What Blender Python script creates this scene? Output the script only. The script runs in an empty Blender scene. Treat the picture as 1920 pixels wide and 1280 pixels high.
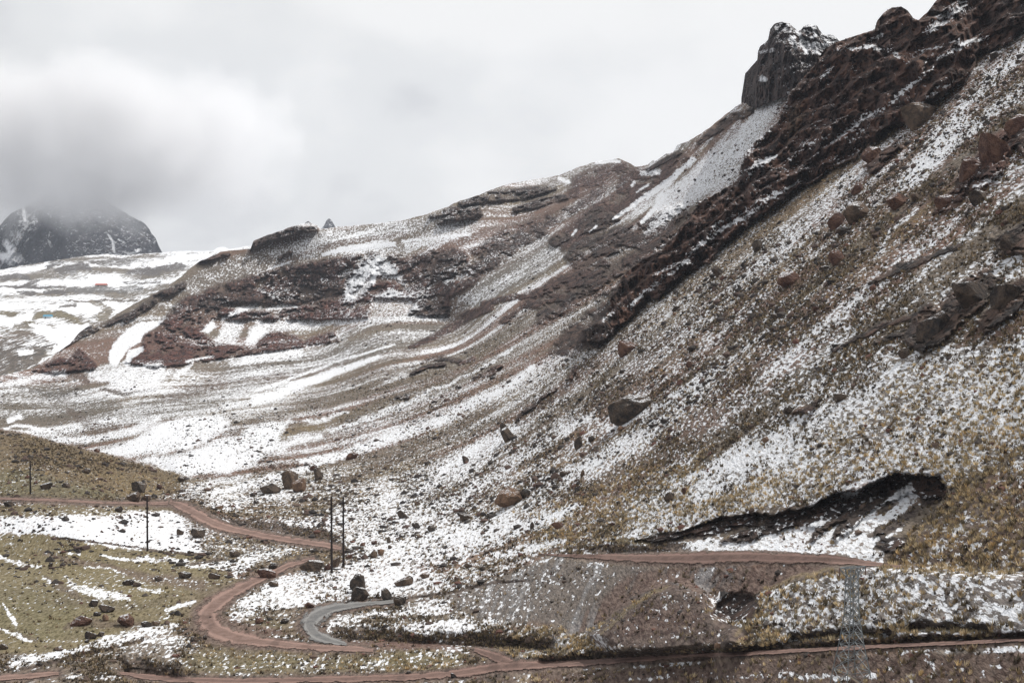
import bpy, bmesh, math, random
import numpy as np
from math import radians, sin, cos, pi, atan, atan2
from mathutils import Vector, Matrix
rng = np.random.default_rng(7); random.seed(7)
scene = bpy.context.scene
C = scene.collection

# ------------------------------------------------------------ camera
F = 3000.0                                   # focal length in photo pixels (1920 wide)
PITCH = atan(100.0 / F)
cam_d = bpy.data.cameras.new('camera'); cam = bpy.data.objects.new('camera', cam_d); C.objects.link(cam)
cam_d.sensor_width = 36.0; cam_d.lens = 36.0 * F / 1920.0
cam_d.clip_start = 1.0; cam_d.clip_end = 60000.0
cam.rotation_euler = (pi / 2 - PITCH, 0, 0)
scene.camera = cam

# ------------------------------------------------------------ world, sun, exposure
SUN_EL, SUN_AZ = radians(56), radians(52)    # azimuth from +Y (away from the camera) towards +X (right)
w = bpy.data.worlds.new('World'); scene.world = w; w.use_nodes = True
nt = w.node_tree; N = nt.nodes; L = nt.links; N.clear()
out = N.new('ShaderNodeOutputWorld'); bg = N.new('ShaderNodeBackground'); bg.inputs['Strength'].default_value = 0.1
sky = N.new('ShaderNodeTexSky'); sky.sky_type = 'NISHITA'; sky.sun_disc = False
sky.sun_elevation = SUN_EL; sky.sun_rotation = SUN_AZ; sky.altitude = 4500
tc = N.new('ShaderNodeTexCoord')
mp = N.new('ShaderNodeMapping'); mp.inputs['Scale'].default_value = (1, 1, 1.7); mp.inputs['Location'].default_value = (0.31, 0.0, 0.12)
L.new(tc.outputs['Generated'], mp.inputs['Vector'])
def wnoise(scale, detail, rough, dist=0.0):
    n = N.new('ShaderNodeTexNoise'); n.inputs['Scale'].default_value = scale; n.inputs['Detail'].default_value = detail
    n.inputs['Roughness'].default_value = rough; n.inputs['Distortion'].default_value = dist
    L.new(mp.outputs['Vector'], n.inputs['Vector']); return n.outputs['Fac']
def ramp(nodes, links, fac, pts, interp='EASE'):
    r = nodes.new('ShaderNodeValToRGB'); r.color_ramp.interpolation = interp
    e = r.color_ramp.elements
    while len(e) < len(pts): e.new(0.5)
    for k, (p, c) in enumerate(pts): e[k].position = p; e[k].color = (c[0], c[1], c[2], 1)
    links.new(fac, r.inputs['Fac']); return r.outputs['Color']
def wmath(op, a, b):
    m = N.new('ShaderNodeMath'); m.operation = op
    for k, v in enumerate((a, b)):
        if isinstance(v, (int, float)): m.inputs[k].default_value = v
        else: L.new(v, m.inputs[k])
    return m.outputs[0]
n1 = wnoise(4.6, 5, 0.42); n2 = wnoise(11.0, 5, 0.5, 0.25)
sep = N.new('ShaderNodeSeparateXYZ'); L.new(tc.outputs['Generated'], sep.inputs[0])
# the cloud base is darker towards the far valley (left, low) and brighter above the slope
tilt = wmath('ADD', wmath('MULTIPLY', sep.outputs['X'], 0.75), wmath('MULTIPLY', sep.outputs['Z'], 0.35))
f = wmath('ADD', wmath('ADD', wmath('MULTIPLY', n1, 0.72), wmath('MULTIPLY', n2, 0.28)), tilt)
cloud = ramp(N, L, f, [(0.24, (6.6, 6.7, 6.95)), (0.36, (8.2, 8.3, 8.5)), (0.46, (9.7, 9.8, 9.85)), (0.60, (11.2, 11.2, 11.15))])
gap = ramp(N, L, wnoise(3.1, 4, 0.5), [(0.66, (1, 1, 1)), (0.80, (0.35, 0.35, 0.35))])
gs = N.new('ShaderNodeSeparateColor'); L.new(gap, gs.inputs[0])
mx = N.new('ShaderNodeMix'); mx.data_type = 'RGBA'
L.new(gs.outputs[0], mx.inputs['Factor']); L.new(sky.outputs['Color'], mx.inputs['A']); L.new(cloud, mx.inputs['B'])
L.new(mx.outputs['Result'], bg.inputs['Color']); L.new(bg.outputs[0], out.inputs['Surface'])

sd = bpy.data.lights.new('sun', 'SUN'); sd.energy = 4.2; sd.angle = radians(0.6); sd.color = (1.0, 0.965, 0.91)
sun = bpy.data.objects.new('sun', sd); C.objects.link(sun)
to_sun = Vector((cos(SUN_EL) * sin(SUN_AZ), cos(SUN_EL) * cos(SUN_AZ), sin(SUN_EL)))
sun.rotation_euler = to_sun.to_track_quat('Z', 'Y').to_euler()
scene.view_settings.view_transform = 'Standard'; scene.view_settings.look = 'None'
scene.view_settings.exposure = -0.30; scene.view_settings.gamma = 1.0
scene.cycles.max_bounces = 5; scene.cycles.diffuse_bounces = 3; scene.cycles.volume_bounces = 3
scene.cycles.use_denoising = True

# ------------------------------------------------------------ numpy helpers
def rays(px, py):
    """photo pixel -> (x, z) per metre of distance along Y"""
    u = (px - 960.0) / F; v = (py - 640.0) / F
    dy = cos(PITCH) - v * sin(PITCH)
    return u / dy, (-sin(PITCH) - v * cos(PITCH)) / dy
def _h(i, j, k, s):
    n = (i * 374761393 + j * 668265263 + k * 2147483647 + s * 1274126177) & 0xFFFFFFFF
    n = ((n ^ (n >> 13)) * 1274126177) & 0xFFFFFFFF
    n = (n ^ (n >> 16)) & 0xFFFFFF
    return n.astype(np.float32) / np.float32(0xFFFFFF)
def vn(x, y, z=None, s=0):
    """value noise in 0..1, two or three axes"""
    xi = np.floor(x).astype(np.int64); yi = np.floor(y).astype(np.int64)
    fx = (x - xi).astype(np.float32); fy = (y - yi).astype(np.float32)
    fx = fx * fx * (3 - 2 * fx); fy = fy * fy * (3 - 2 * fy)
    if z is None:
        a = _h(xi, yi, 0, s); b = _h(xi + 1, yi, 0, s); c = _h(xi, yi + 1, 0, s); d = _h(xi + 1, yi + 1, 0, s)
        return (a + (b - a) * fx) * (1 - fy) + (c + (d - c) * fx) * fy
    zi = np.floor(z).astype(np.int64); fz = (z - zi).astype(np.float32); fz = fz * fz * (3 - 2 * fz)
    r = []
    for k in (0, 1):
        a = _h(xi, yi, zi + k, s); b = _h(xi + 1, yi, zi + k, s); c = _h(xi, yi + 1, zi + k, s); d = _h(xi + 1, yi + 1, zi + k, s)
        r.append((a + (b - a) * fx) * (1 - fy) + (c + (d - c) * fx) * fy)
    return r[0] * (1 - fz) + r[1] * fz
def fbm(x, y, z=None, o=4, s=0, gain=0.5, ridged=False):
    t = 0; a = 1.0; q = 0
    for k in range(o):
        m = 2.03 ** k
        n = vn(x * m + 11.3 * k, y * m - 7.1 * k, None if z is None else z * m + 3.7 * k, s + k)
        if ridged: n = 1 - abs(2 * n - 1)
        t = t + a * n; q += a; a *= gain
    return t / q                                 # 0..1, mean about .5
def sst(a, b, x):
    t = np.clip((x - a) / (b - a), 0, 1); return t * t * (3 - 2 * t)
def seg_dist(px, py, x0, y0, x1, y1):
    dx, dy = x1 - x0, y1 - y0
    t = np.clip(((px - x0) * dx + (py - y0) * dy) / (dx * dx + dy * dy + 1e-9), 0, 1)
    return np.hypot(px - x0 - t * dx, py - y0 - t * dy), t
def boxed(pts, pad, px, py):
    xs = [p[0] for p in pts]; ys = [p[1] for p in pts]
    return (px > min(xs) - pad) & (px < max(xs) + pad) & (py > min(ys) - pad) & (py < max(ys) + pad)
def poly(px, py, pts, soft=4.0):
    """soft mask of a polygon"""
    m = np.zeros(px.shape, np.float32); b = boxed(pts, soft * 1.5 + 2, px, py)
    if not b.any(): return m
    x, y = px[b], py[b]; d = np.full(x.shape, 1e9); ins = np.zeros(x.shape, bool)
    n = len(pts)
    for i in range(n):
        x0, y0 = pts[i][:2]; x1, y1 = pts[(i + 1) % n][:2]
        d = np.minimum(d, seg_dist(x, y, x0, y0, x1, y1)[0])
        if y0 != y1:
            c = ((y0 > y) != (y1 > y)) & (x < (x1 - x0) * (y - y0) / (y1 - y0) + x0); ins ^= c
    sdv = np.where(ins, d, -d)
    m[b] = sst(-soft, soft, sdv); return m
def stroke(px, py, pts, soft=0.5):
    """soft mask of a polyline with half widths (x, y, w); soft = share of the width that fades"""
    m = np.zeros(px.shape, np.float32); wm = max(p[2] for p in pts)
    b = boxed(pts, wm * 1.4 + 2, px, py)
    if not b.any(): return m
    x, y = px[b], py[b]; best = np.zeros(x.shape, np.float32)
    for (x0, y0, w0), (x1, y1, w1) in zip(pts[:-1], pts[1:]):
        d, t = seg_dist(x, y, x0, y0, x1, y1); wd = w0 + (w1 - w0) * t
        best = np.maximum(best, 1 - sst(wd * (1 - soft), wd * (1 + soft * 0.6), d))
    m[b] = best; return m
def pl(pts):                                    # piecewise-linear function of px
    xs = [p[0] for p in pts]; ys = [p[1] for p in pts]
    return lambda x: np.interp(x, xs, ys)
class TPS:                                      # thin-plate spline of inverse distance over (px, py, Y)
    def __init__(self, pts, reg=1e-4):
        p = np.array(pts, float); self.c = p[:, :2] / 1000.0; v = 1000.0 / p[:, 2]; n = len(p)
        K = self.k(np.linalg.norm(self.c[:, None] - self.c[None], axis=2)) + reg * np.eye(n)
        P = np.hstack([np.ones((n, 1)), self.c]); A = np.zeros((n + 3, n + 3)); A[:n, :n] = K; A[:n, n:] = P; A[n:, :n] = P.T
        self.w = np.linalg.solve(A, np.concatenate([v, np.zeros(3)]))
    @staticmethod
    def k(r): return np.where(r > 1e-9, r * r * np.log(np.maximum(r, 1e-9)), 0)
    def __call__(self, px, py):
        x = np.asarray(px) / 1000.0; y = np.asarray(py) / 1000.0; t = self.w[-3] + self.w[-2] * x + self.w[-1] * y
        for (cx, cy), wi in zip(self.c, self.w[:-3]): t = t + wi * self.k(np.hypot(x - cx, y - cy))
        return t / 1000.0                       # disparity 1/Y

# ------------------------------------------------------------ object helpers
def tag(o, label=None, cat=None, group=None, kind=None):
    if label: o['label'] = label
    if cat: o['category'] = cat
    if group: o['group'] = group
    if kind: o['kind'] = kind
    return o
def link(name, me, parent=None):
    o = bpy.data.objects.new(name, me); C.objects.link(o)
    if parent: o.parent = parent
    return o
def mesh_np(name, co, faces, smooth=True):
    """co (n,3), faces (m,k) all of the same size"""
    me = bpy.data.meshes.new(name); n = len(co); m, k = faces.shape
    me.vertices.add(n); me.vertices.foreach_set('co', co.astype(np.float32).ravel())
    me.loops.add(m * k); me.loops.foreach_set('vertex_index', faces.astype(np.int32).ravel())
    me.polygons.add(m); me.polygons.foreach_set('loop_start', np.arange(0, m * k, k, dtype=np.int32))
    me.polygons.foreach_set('use_smooth', np.full(m, smooth, bool))
    me.update(calc_edges=True); return me
def color_attr(me, name, rgb, alpha=None):
    a = me.attributes.new(name, 'FLOAT_COLOR', 'POINT')
    v = np.ones((len(rgb), 4), np.float32); v[:, :3] = rgb
    if alpha is not None: v[:, 3] = alpha
    a.data.foreach_set('color', v.ravel())

# ------------------------------------------------------------ materials
class Mat:
    def __init__(self, name, rough=0.9):
        self.m = bpy.data.materials.new(name); self.m.use_nodes = True
        self.t = self.m.node_tree; self.N = self.t.nodes; self.L = self.t.links
        self.b = self.N['Principled BSDF']; self.b.inputs['Roughness'].default_value = rough
        self.b.inputs['Specular IOR Level'].default_value = 0.25
    def n(self, kind, **kw):
        n = self.N.new(kind)
        for k, v in kw.items(): setattr(n, k, v)
        return n
    def math(self, op, a, b=0.0, c=None, clamp=False):
        m = self.n('ShaderNodeMath', operation=op, use_clamp=clamp)
        for k, v in enumerate((a, b, c)):
            if v is None: continue
            if isinstance(v, (int, float)): m.inputs[k].default_value = v
            else: self.L.new(v, m.inputs[k])
        return m.outputs[0]
    def mix(self, f, a, b):
        m = self.n('ShaderNodeMix', data_type='RGBA')
        for s, v in (('Factor', f), ('A', a), ('B', b)):
            if isinstance(v, (int, float)): m.inputs[s].default_value = v
            elif isinstance(v, tuple): m.inputs[s].default_value = (*v, 1)
            else: self.L.new(v, m.inputs[s])
        return m.outputs['Result']
    def noise(self, vec, scale, detail=3, rough=0.6, dist=0.0, out='Fac'):
        n = self.n('ShaderNodeTexNoise'); self.L.new(vec, n.inputs['Vector'])
        n.inputs['Scale'].default_value = scale; n.inputs['Detail'].default_value = detail
        n.inputs['Roughness'].default_value = rough; n.inputs['Distortion'].default_value = dist
        return n.outputs[out]
    def vscale(self, vec, s):
        m = self.n('ShaderNodeVectorMath', operation='MULTIPLY'); self.L.new(vec, m.inputs[0]); m.inputs[1].default_value = s
        return m.outputs[0]
    def smooth(self, x, a, b):
        m = self.n('ShaderNodeMapRange', interpolation_type='SMOOTHSTEP')
        for s, v in (('Value', x), ('From Min', a), ('From Max', b)):
            if isinstance(v, (int, float)): m.inputs[s].default_value = v
            else: self.L.new(v, m.inputs[s])
        return m.outputs['Result']
    def bump(self, h, strength, dist):
        b = self.n('ShaderNodeBump'); b.inputs['Strength'].default_value = strength; b.inputs['Distance'].default_value = dist
        self.L.new(h, b.inputs['Height']); self.L.new(b.outputs[0], self.b.inputs['Normal'])

def terrain_material(name, grain=1.0, ys=0.28):
    """ground colour, snow cover, tussock and rock shares come from the mesh; the grain is procedural in metres"""
    M = Mat(name, 0.95)
    geo = M.n('ShaderNodeNewGeometry'); P = geo.outputs['Position']
    gc = M.n('ShaderNodeAttribute', attribute_name='ground').outputs['Color']
    cv = M.n('ShaderNodeAttribute', attribute_name='cover'); sp = M.n('ShaderNodeSeparateColor'); M.L.new(cv.outputs['Color'], sp.inputs[0])
    snow, tuft, rock = sp.outputs[0], sp.outputs[1], sp.outputs[2]
    Pg = M.vscale(P, (grain, grain * ys, grain))
    n_big = M.noise(Pg, 0.16, 3, 0.55); n_near = M.noise(Pg, 2.05, 3, 0.64); n_farr = M.noise(Pg, 0.85, 3, 0.7)
    pz = M.n('ShaderNodeSeparateXYZ'); M.L.new(P, pz.inputs[0]); fy = M.smooth(pz.outputs[1], 420, 900)
    n_mid = M.math('ADD', M.math('MULTIPLY', n_near, M.math('SUBTRACT', 1.0, fy)), M.math('MULTIPLY', n_farr, fy))
    n_fine = M.noise(Pg, 2.6, 2, 0.6)
    n_shade = M.noise(M.vscale(P, (1.6 * grain, grain * ys * 1.6, 1.6 * grain)), 1.0, 2, 0.55, 0.3)
    # soil: brightness and hue shift, stones
    col = M.mix(M.smooth(n_fine, 0.3, 0.7), M.mix(0.45, gc, (0.0, 0.0, 0.0)), M.mix(0.22, gc, (0.42, 0.36, 0.3)))
    col = M.mix(M.math('MULTIPLY', M.smooth(n_big, 0.42, 0.62), 0.35), col, M.mix(0.5, col, (0.11, 0.085, 0.07)))
    # dark stones, then painted shade dots
    vo = M.n('ShaderNodeTexVoronoi', feature='F1'); vo.inputs['Scale'].default_value = 0.95; M.L.new(Pg, vo.inputs['Vector'])
    vs = M.n('ShaderNodeSeparateColor'); M.L.new(vo.outputs['Color'], vs.inputs[0])
    st = M.math('MULTIPLY', M.math('LESS_THAN', vo.outputs['Distance'], M.math('MULTIPLY', vs.outputs[1], 0.42)), M.math('GREATER_THAN', vs.outputs[0], 0.55))
    col = M.mix(M.math('MULTIPLY', st, M.math('MULTIPLY', cv.outputs['Alpha'], 0.8)), col, (0.035, 0.03, 0.026))
    col = M.mix(M.math('MULTIPLY', M.smooth(n_shade, 0.52, 0.60), M.math('MULTIPLY', cv.outputs['Alpha'], 0.6)), col, (0.03, 0.026, 0.021))  # dark dots: shade beside tufts and stones, put into the ground colour
    # tussock grass clumps
    vt = M.n('ShaderNodeTexVoronoi', feature='SMOOTH_F1'); vt.inputs['Scale'].default_value = 1.25; M.L.new(Pg, vt.inputs['Vector'])
    vt.inputs['Smoothness'].default_value = 0.25
    tcol = M.mix(M.smooth(n_fine, 0.35, 0.65), (0.11, 0.085, 0.048), (0.27, 0.21, 0.12))
    tm = M.math('LESS_THAN', M.math('ADD', vt.outputs['Distance'], M.math('MULTIPLY', n_mid, 0.5)), M.math('MULTIPLY', tuft, 0.86))
    col = M.mix(tm, col, tcol)
    # rock faces: vertical staining
    Pr = M.vscale(P, (0.22, 0.22, 0.06)); r1 = M.noise(Pr, 1.0, 6, 0.65, 0.6)
    Ps = M.vscale(P, (0.06, 0.06, 0.5)); r2 = M.noise(Ps, 1.0, 4, 0.6, 0.4)
    rc = M.mix(M.smooth(r1, 0.36, 0.66), M.mix(0.62, gc, (0.010, 0.009, 0.010)), M.mix(0.32, gc, (0.21, 0.115, 0.075)))
    rc = M.mix(M.math('MULTIPLY', M.smooth(r2, 0.48, 0.6), 0.5), rc, M.mix(0.6, gc, (0.02, 0.018, 0.018)))
    vf = M.n('ShaderNodeTexVoronoi', feature='DISTANCE_TO_EDGE'); vf.inputs['Scale'].default_value = 1.0
    wv = M.n('ShaderNodeVectorMath', operation='ADD'); M.L.new(M.vscale(P, (0.28, 0.06, 0.15)), wv.inputs[0])
    wn = M.n('ShaderNodeTexNoise'); wn.inputs['Scale'].default_value = .3; wn.inputs['Detail'].default_value = 4; M.L.new(P, wn.inputs['Vector']); ws = M.vscale(wn.outputs['Color'], (.9, .9, .9)); M.L.new(ws, wv.inputs[1]); M.L.new(wv.outputs[0], vf.inputs['Vector'])
    crack = M.math('SUBTRACT', 1.0, M.smooth(vf.outputs['Distance'], 0.0, 0.10))
    rc = M.mix(M.math('MULTIPLY', crack, 0.65), rc, (0.008, 0.007, 0.007))
    col = M.mix(rock, col, rc)
    # snow: cover threshold on multi-octave noise; on rock only ledges that face up
    sn = M.math('ADD', M.math('MULTIPLY', n_mid, 0.72), M.math('MULTIPLY', n_fine, 0.28))
    sz = M.n('ShaderNodeSeparateXYZ'); M.L.new(geo.outputs['Normal'], sz.inputs[0])
    ledge = M.math('MULTIPLY', M.smooth(sz.outputs[2], 0.45, 0.9), 0.42)
    cvr = M.math('ADD', snow, M.math('MULTIPLY', rock, ledge))
    th = M.math('ADD', M.math('MULTIPLY', cvr, 0.30), 0.345)
    sf = M.smooth(M.math('SUBTRACT', th, sn), -0.034, 0.034)
    sf = M.math('MULTIPLY', sf, M.math('GREATER_THAN', cvr, -0.3))
    scol = M.mix(M.smooth(n_fine, 0.3, 0.75), (0.78, 0.80, 0.84), (0.60, 0.60, 0.61))
    col = M.mix(sf, col, scol)
    M.L.new(col, M.b.inputs['Base Color'])
    h = M.math('ADD', M.math('MULTIPLY', n_mid, 1.0), M.math('ADD', M.math('MULTIPLY', sf, 0.12), M.math('MULTIPLY', M.math('SUBTRACT', M.math('MULTIPLY', r1, 4.5), M.math('MULTIPLY', crack, 2.2)), rock)))
    h = M.math('ADD', h, M.math('MULTIPLY', tm, 0.35))
    M.bump(h, 0.75, 0.55 / grain)
    return M.m
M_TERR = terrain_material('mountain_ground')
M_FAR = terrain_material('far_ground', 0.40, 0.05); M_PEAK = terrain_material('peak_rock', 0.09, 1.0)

def road_material(name, a, b, gravel):
    M = Mat(name, 0.95); P = M.n('ShaderNodeNewGeometry').outputs['Position']
    uv = M.n('ShaderNodeAttribute', attribute_name='across').outputs['Fac']
    rut = M.math('ABSOLUTE', M.math('SUBTRACT', M.math('ABSOLUTE', uv), 0.42))
    n = M.noise(P, 0.6, 5, 0.65); n2 = M.noise(P, 5.0, 2, 0.7)
    col = M.mix(M.smooth(n, 0.35, 0.65), a, b)
    col = M.mix(M.math('MULTIPLY', M.math('SUBTRACT', 1.0, M.smooth(M.math('ADD', rut, M.math('MULTIPLY', M.math('SUBTRACT', n, 0.5), 0.5)), 0.03, 0.2)), 0.75), col, tuple(min(1, c * 1.45) for c in b))
    col = M.mix(M.math('MULTIPLY', M.smooth(M.noise(M.vscale(P, (1, .35, 1)), 0.28, 4, 0.7), 0.52, 0.66), 0.5), col, tuple(c * .45 for c in a))
    col = M.mix(M.math('MULTIPLY', M.smooth(n2, 0.52, 0.68), gravel), col, (0.06, 0.045, 0.04))
    nb = M.noise(M.vscale(P, (1, .3, 1)), 0.7, 4, 0.7)
    edge = M.smooth(M.math('ADD', M.math('ABSOLUTE', uv), M.math('MULTIPLY', nb, 1.7)), 1.36, 1.56)
    M.L.new(M.math('SUBTRACT', 1.0, edge), M.b.inputs['Alpha'])
    M.L.new(col, M.b.inputs['Base Color']); M.bump(M.math('ADD', n, M.math('MULTIPLY', n2, 0.3)), 0.6, 0.25); return M.m
M_ROAD = road_material('red_dirt', (0.15, 0.094, 0.076), (0.215, 0.142, 0.118), 0.45)
M_GREY = road_material('grey_gravel', (0.115, 0.115, 0.115), (0.18, 0.175, 0.17), 0.4)
M_BROWN = road_material('brown_dirt', (0.12, 0.075, 0.062), (0.18, 0.115, 0.095), 0.35)

def rock_material():
    M = Mat('boulder_rock', 0.9); tcn = M.n('ShaderNodeNewGeometry'); P = tcn.outputs['Position']
    oc = M.n('ShaderNodeObjectInfo').outputs['Color']
    n1 = M.noise(P, 0.7, 6, 0.65, 0.5); n2 = M.noise(P, 3.5, 3, 0.7)
    col = M.mix(M.smooth(n1, 0.36, 0.64), M.mix(0.5, oc, (0.015, 0.013, 0.012)), M.mix(0.25, oc, (0.3, 0.2, 0.13)))
    col = M.mix(M.math('MULTIPLY', M.smooth(n2, 0.55, 0.7), 0.5), col, (0.03, 0.026, 0.022))
    s = M.n('ShaderNodeSeparateXYZ'); M.L.new(tcn.outputs['Normal'], s.inputs[0])
    sf = M.math('MULTIPLY', M.smooth(s.outputs[2], 0.78, 0.93), M.smooth(n2, 0.47, 0.53))
    col = M.mix(sf, col, (0.78, 0.79, 0.82))
    M.L.new(col, M.b.inputs['Base Color']); M.bump(M.math('ADD', M.math('MULTIPLY', n1, 1.4), n2), 0.9, 0.35); return M.m
M_ROCK = rock_material()
def plain(name, c, rough=0.7, metal=0.0, var=0.25, scale=6.0):
    M = Mat(name, rough); P = M.n('ShaderNodeNewGeometry').outputs['Position']
    n = M.noise(P, scale, 4, 0.65); M.b.inputs['Metallic'].default_value = metal
    M.L.new(M.mix(M.smooth(n, 0.3, 0.7), tuple(x * (1 - var) for x in c), tuple(min(1, x * (1 + var)) for x in c)), M.b.inputs['Base Color'])
    return M.m

# ------------------------------------------------------------ the main terrain: distance over the photo's rays
ZP, ZF = 65.0, 45.0                             # plane of the right slope, valley floor 45 m below the camera
def disp_front(px, py):
    u, wz = rays(px, py)
    a = (0.84 * u + 0.09 - wz) / ZP             # slope falling to the left
    b = np.maximum(-wz, 1e-4) / ZF              # valley floor
    k = 1600.0; m = np.maximum(a, b)
    return m + np.log(np.exp(k * (a - m)) + np.exp(k * (b - m))) / k
back = TPS([(-260,700,900),(-260,820,620),(-260,600,1000),(0,705,800),(0,640,900),(60,690,850),(200,740,700),(200,600,980),(300,545,1020),(400,480,1080),(470,465,1090),(600,428,1100),
            (700,590,880),(850,600,820),(400,690,800),(600,650,850),(300,800,560),(300,860,475),(450,780,555),(600,740,600),(720,660,690),(850,560,840),
            (900,365,1100),(1150,298,1080),(1000,450,900),(1000,600,560),(900,680,520),(800,760,465),(1100,500,620),(1200,420,660),(1300,330,650),
            (1395,190,680),(1490,165,590),(1300,450,530),(1120,620,455),(1600,100,540),(400,870,440),(640,850,420)])
hill = TPS([(-260,740,430),(-260,900,330),(0,806,385),(170,846,372),(340,890,366),(0,900,320),(200,920,322),(330,935,333),(0,960,290),(150,1000,265),(400,960,300),(-260,1000,270),(-900,700,420),(-900,1000,280),(400,1000,275),(200,1060,243)])
SPUR = [(1765,-80),(1700,5),(1690,8),(1660,22),(1643,42),(1640,58),(1600,68),(1568,80),(1548,92),(1520,130),(1488,170),(1462,222),(1425,262),(1398,290),(1388,332),(1352,360),(1312,378),(1292,408),(1250,462),(1182,508),(1150,560),(1132,600),(1088,645),(1000,700),(900,745),(760,800),(600,850),(440,885),(340,893)]
HILLTOP = pl([(-900,640),(-300,735),(0,803),(30,808),(60,815),(100,828),(180,846),(250,863),(300,878),(345,893),(420,905),(520,925)])
TOP = pl([(-900,720),(-600,750),(-300,770),(-60,712),(0,705),(45,694),(62,690),(98,668),(130,645),(152,620),(172,608),(205,598),(250,570),(300,545),(338,520),(360,500),(378,488),(398,480),(412,473),(430,470),(470,466),(475,452),(500,441),(520,435),(548,424),(580,417),(596,424),(602,430),(632,425),(650,424),(700,420),(760,412),(800,402),(812,396),(840,388),(852,380),(870,375),(900,365),(930,352),(960,343),(1010,335),(1050,328),(1080,315),(1110,305),(1135,300),(1160,297),(1180,306),(1192,313),(1205,311),(1215,308),(1222,302),(1230,300),(1246,290),(1262,285),(1270,272),(1290,265),(1330,240),(1360,215),(1380,200),(1395,191),(1420,193),(1455,184),(1486,168),(1505,148),(1522,126),(1546,92),(1566,80),(1600,68),(1622,62),(1640,56),(1644,40),(1656,25),(1672,14),(1690,12),(1702,20),(1712,34),(1722,38),(1740,22),(1752,6),(1765,-8),(1800,-40),(1900,-110),(2200,-250),(2800,-420)])
def spur_mask(px, py):
    ra = 8 * sst(720, 620, py)
    x = px + ra * (fbm(px / 26, py / 26, o=4, s=15, gain=.68) - .5) * 2; y = py + ra * (fbm(px / 26, py / 26, o=4, s=18, gain=.68) - .5) * 2
    best = np.full(px.shape, 1e9); side = np.zeros(px.shape); wd = np.zeros(px.shape)
    for (x0, y0), (x1, y1) in zip(SPUR[:-1], SPUR[1:]):
        d, t = seg_dist(x, y, x0, y0, x1, y1); c = (x1 - x0) * (y - y0) - (y1 - y0) * (x - x0)
        yy = y0 + (y1 - y0) * t; m = d < best - 1e-6
        best = np.where(m, d, best); side = np.where(m, np.sign(-c), side); wd = np.where(m, np.interp(yy, [450, 600, 700, 800, 900], [2.0, 8, 35, 60, 45]), wd)
    return sst(-1, 1, side * best / wd)          # 1 = in front of the edge (right / below)
def cliff_mask(px, py, a, b, soft):
    wx = px + 26 * (fbm(px / 60, py / 60, o=4, s=61, gain=.62) - .5) * 2 + a; wy = py + 24 * (fbm(px / 60, py / 60, o=4, s=71, gain=.62) - .5) * 2 + b
    return poly(wx, wy, CLIFFX, soft) * sst(0, .12, spur_mask(px, py))
def base_disparity(px, py):
    f = disp_front(px, py); b = np.maximum(back(px, py), 1 / 1500.0)
    m = spur_mask(px, py)
    d = f * m + b * (1 - m)
    h = hill(px, py); ht = HILLTOP(px)
    mh = sst(-2, 2, py - ht) * (1 - sst(330, 460, px)) * (1 - sst(960, 1080, py))
    d = d * (1 - mh) + np.maximum(h, 0.001) * mh
    # the cliff stands up as a wall from its contact line with the scree
    cm = cliff_mask(px, py, 0, 0, 3)
    if cm.max() > 0:
        cy = np.interp(px, CX, CY); t = np.maximum(cy - py, 0); P = 34.0
        k = t / P + 1.6 * fbm(px / 90, py / 90, o=3, s=81); fl = np.floor(k); te = P * (fl + sst(.68, 1.0, k - fl)) - P * .8
        q = cy - (.10 * t + .22 * np.maximum(te, 0))
        d = d * (1 - cm) + cm * np.where(py < cy, disp_front(px, q), d)
    # near ridge of tussock ground in the lower right corner stands in front of the bank
    nm = poly(px, py, [(1380,1160),(1440,1108),(1500,1078),(1560,1062),(1640,1060),(1740,1068),(1930,1080),(2200,1080),(2200,1500),(1380,1500),(1340,1230)], 10)
    d = d * (1 + 0.045 * nm)
    # mound
    mm = poly(px, py, [(1110,1190),(1170,1140),(1225,1104),(1270,1096),(1320,1112),(1340,1150),(1370,1180),(1400,1210),(1300,1230),(1160,1225)], 16)
    d = d * (1 + 0.05 * mm)
    return d

# roads as (x, y, half width along the picture's vertical)
ROAD_UP = [(-500,925,2.0),(-40,934,2.0),(40,936,2.6),(120,939,3),(200,943,2),(260,943,2.4),(315,943,5)]
ROAD_MID = [(318,941,5),(345,951,11),(375,967,13),(405,983,11),(440,993,8),(490,1003,7),(550,1013,7),(616,1022,7),(640,1028,3)]
ROAD_LOW = [(590,1046,4),(540,1060,6),(500,1080,8),(470,1092,10),(430,1115,14),(402,1135,20),(384,1155,25),(400,1180,23),(445,1197,17),(500,1205,10),(580,1213,8),(660,1216,7),(700,1219,4)]
ROAD_GREY = [(760,1126,3),(680,1133,6),(625,1140,10),(590,1155,19),(578,1172,20),(592,1190,14),(620,1202,8),(650,1208,4)]
ROAD_BOT = [(-500,1300,6),(-60,1277,6),(60,1266,6),(110,1262,4)]
ROAD_FRONT = [(225,1262,3),(270,1268,7),(330,1274,7),(450,1277,7),(620,1274,8),(760,1270,8),(860,1262,9),(930,1251,12),(1000,1247,10),(1100,1243,7),(1250,1233,6),(1400,1226,5),(1560,1217,5),(1750,1208,4.5),(1990,1198,4.5),(2500,1175,4.5)]
ROAD_SIDE = [(890,1218,6),(930,1232,12),(960,1244,10)]
ROADS_ALL = [ROAD_UP, ROAD_MID, ROAD_LOW, ROAD_GREY, ROAD_BOT, ROAD_FRONT, ROAD_SIDE]
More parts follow.
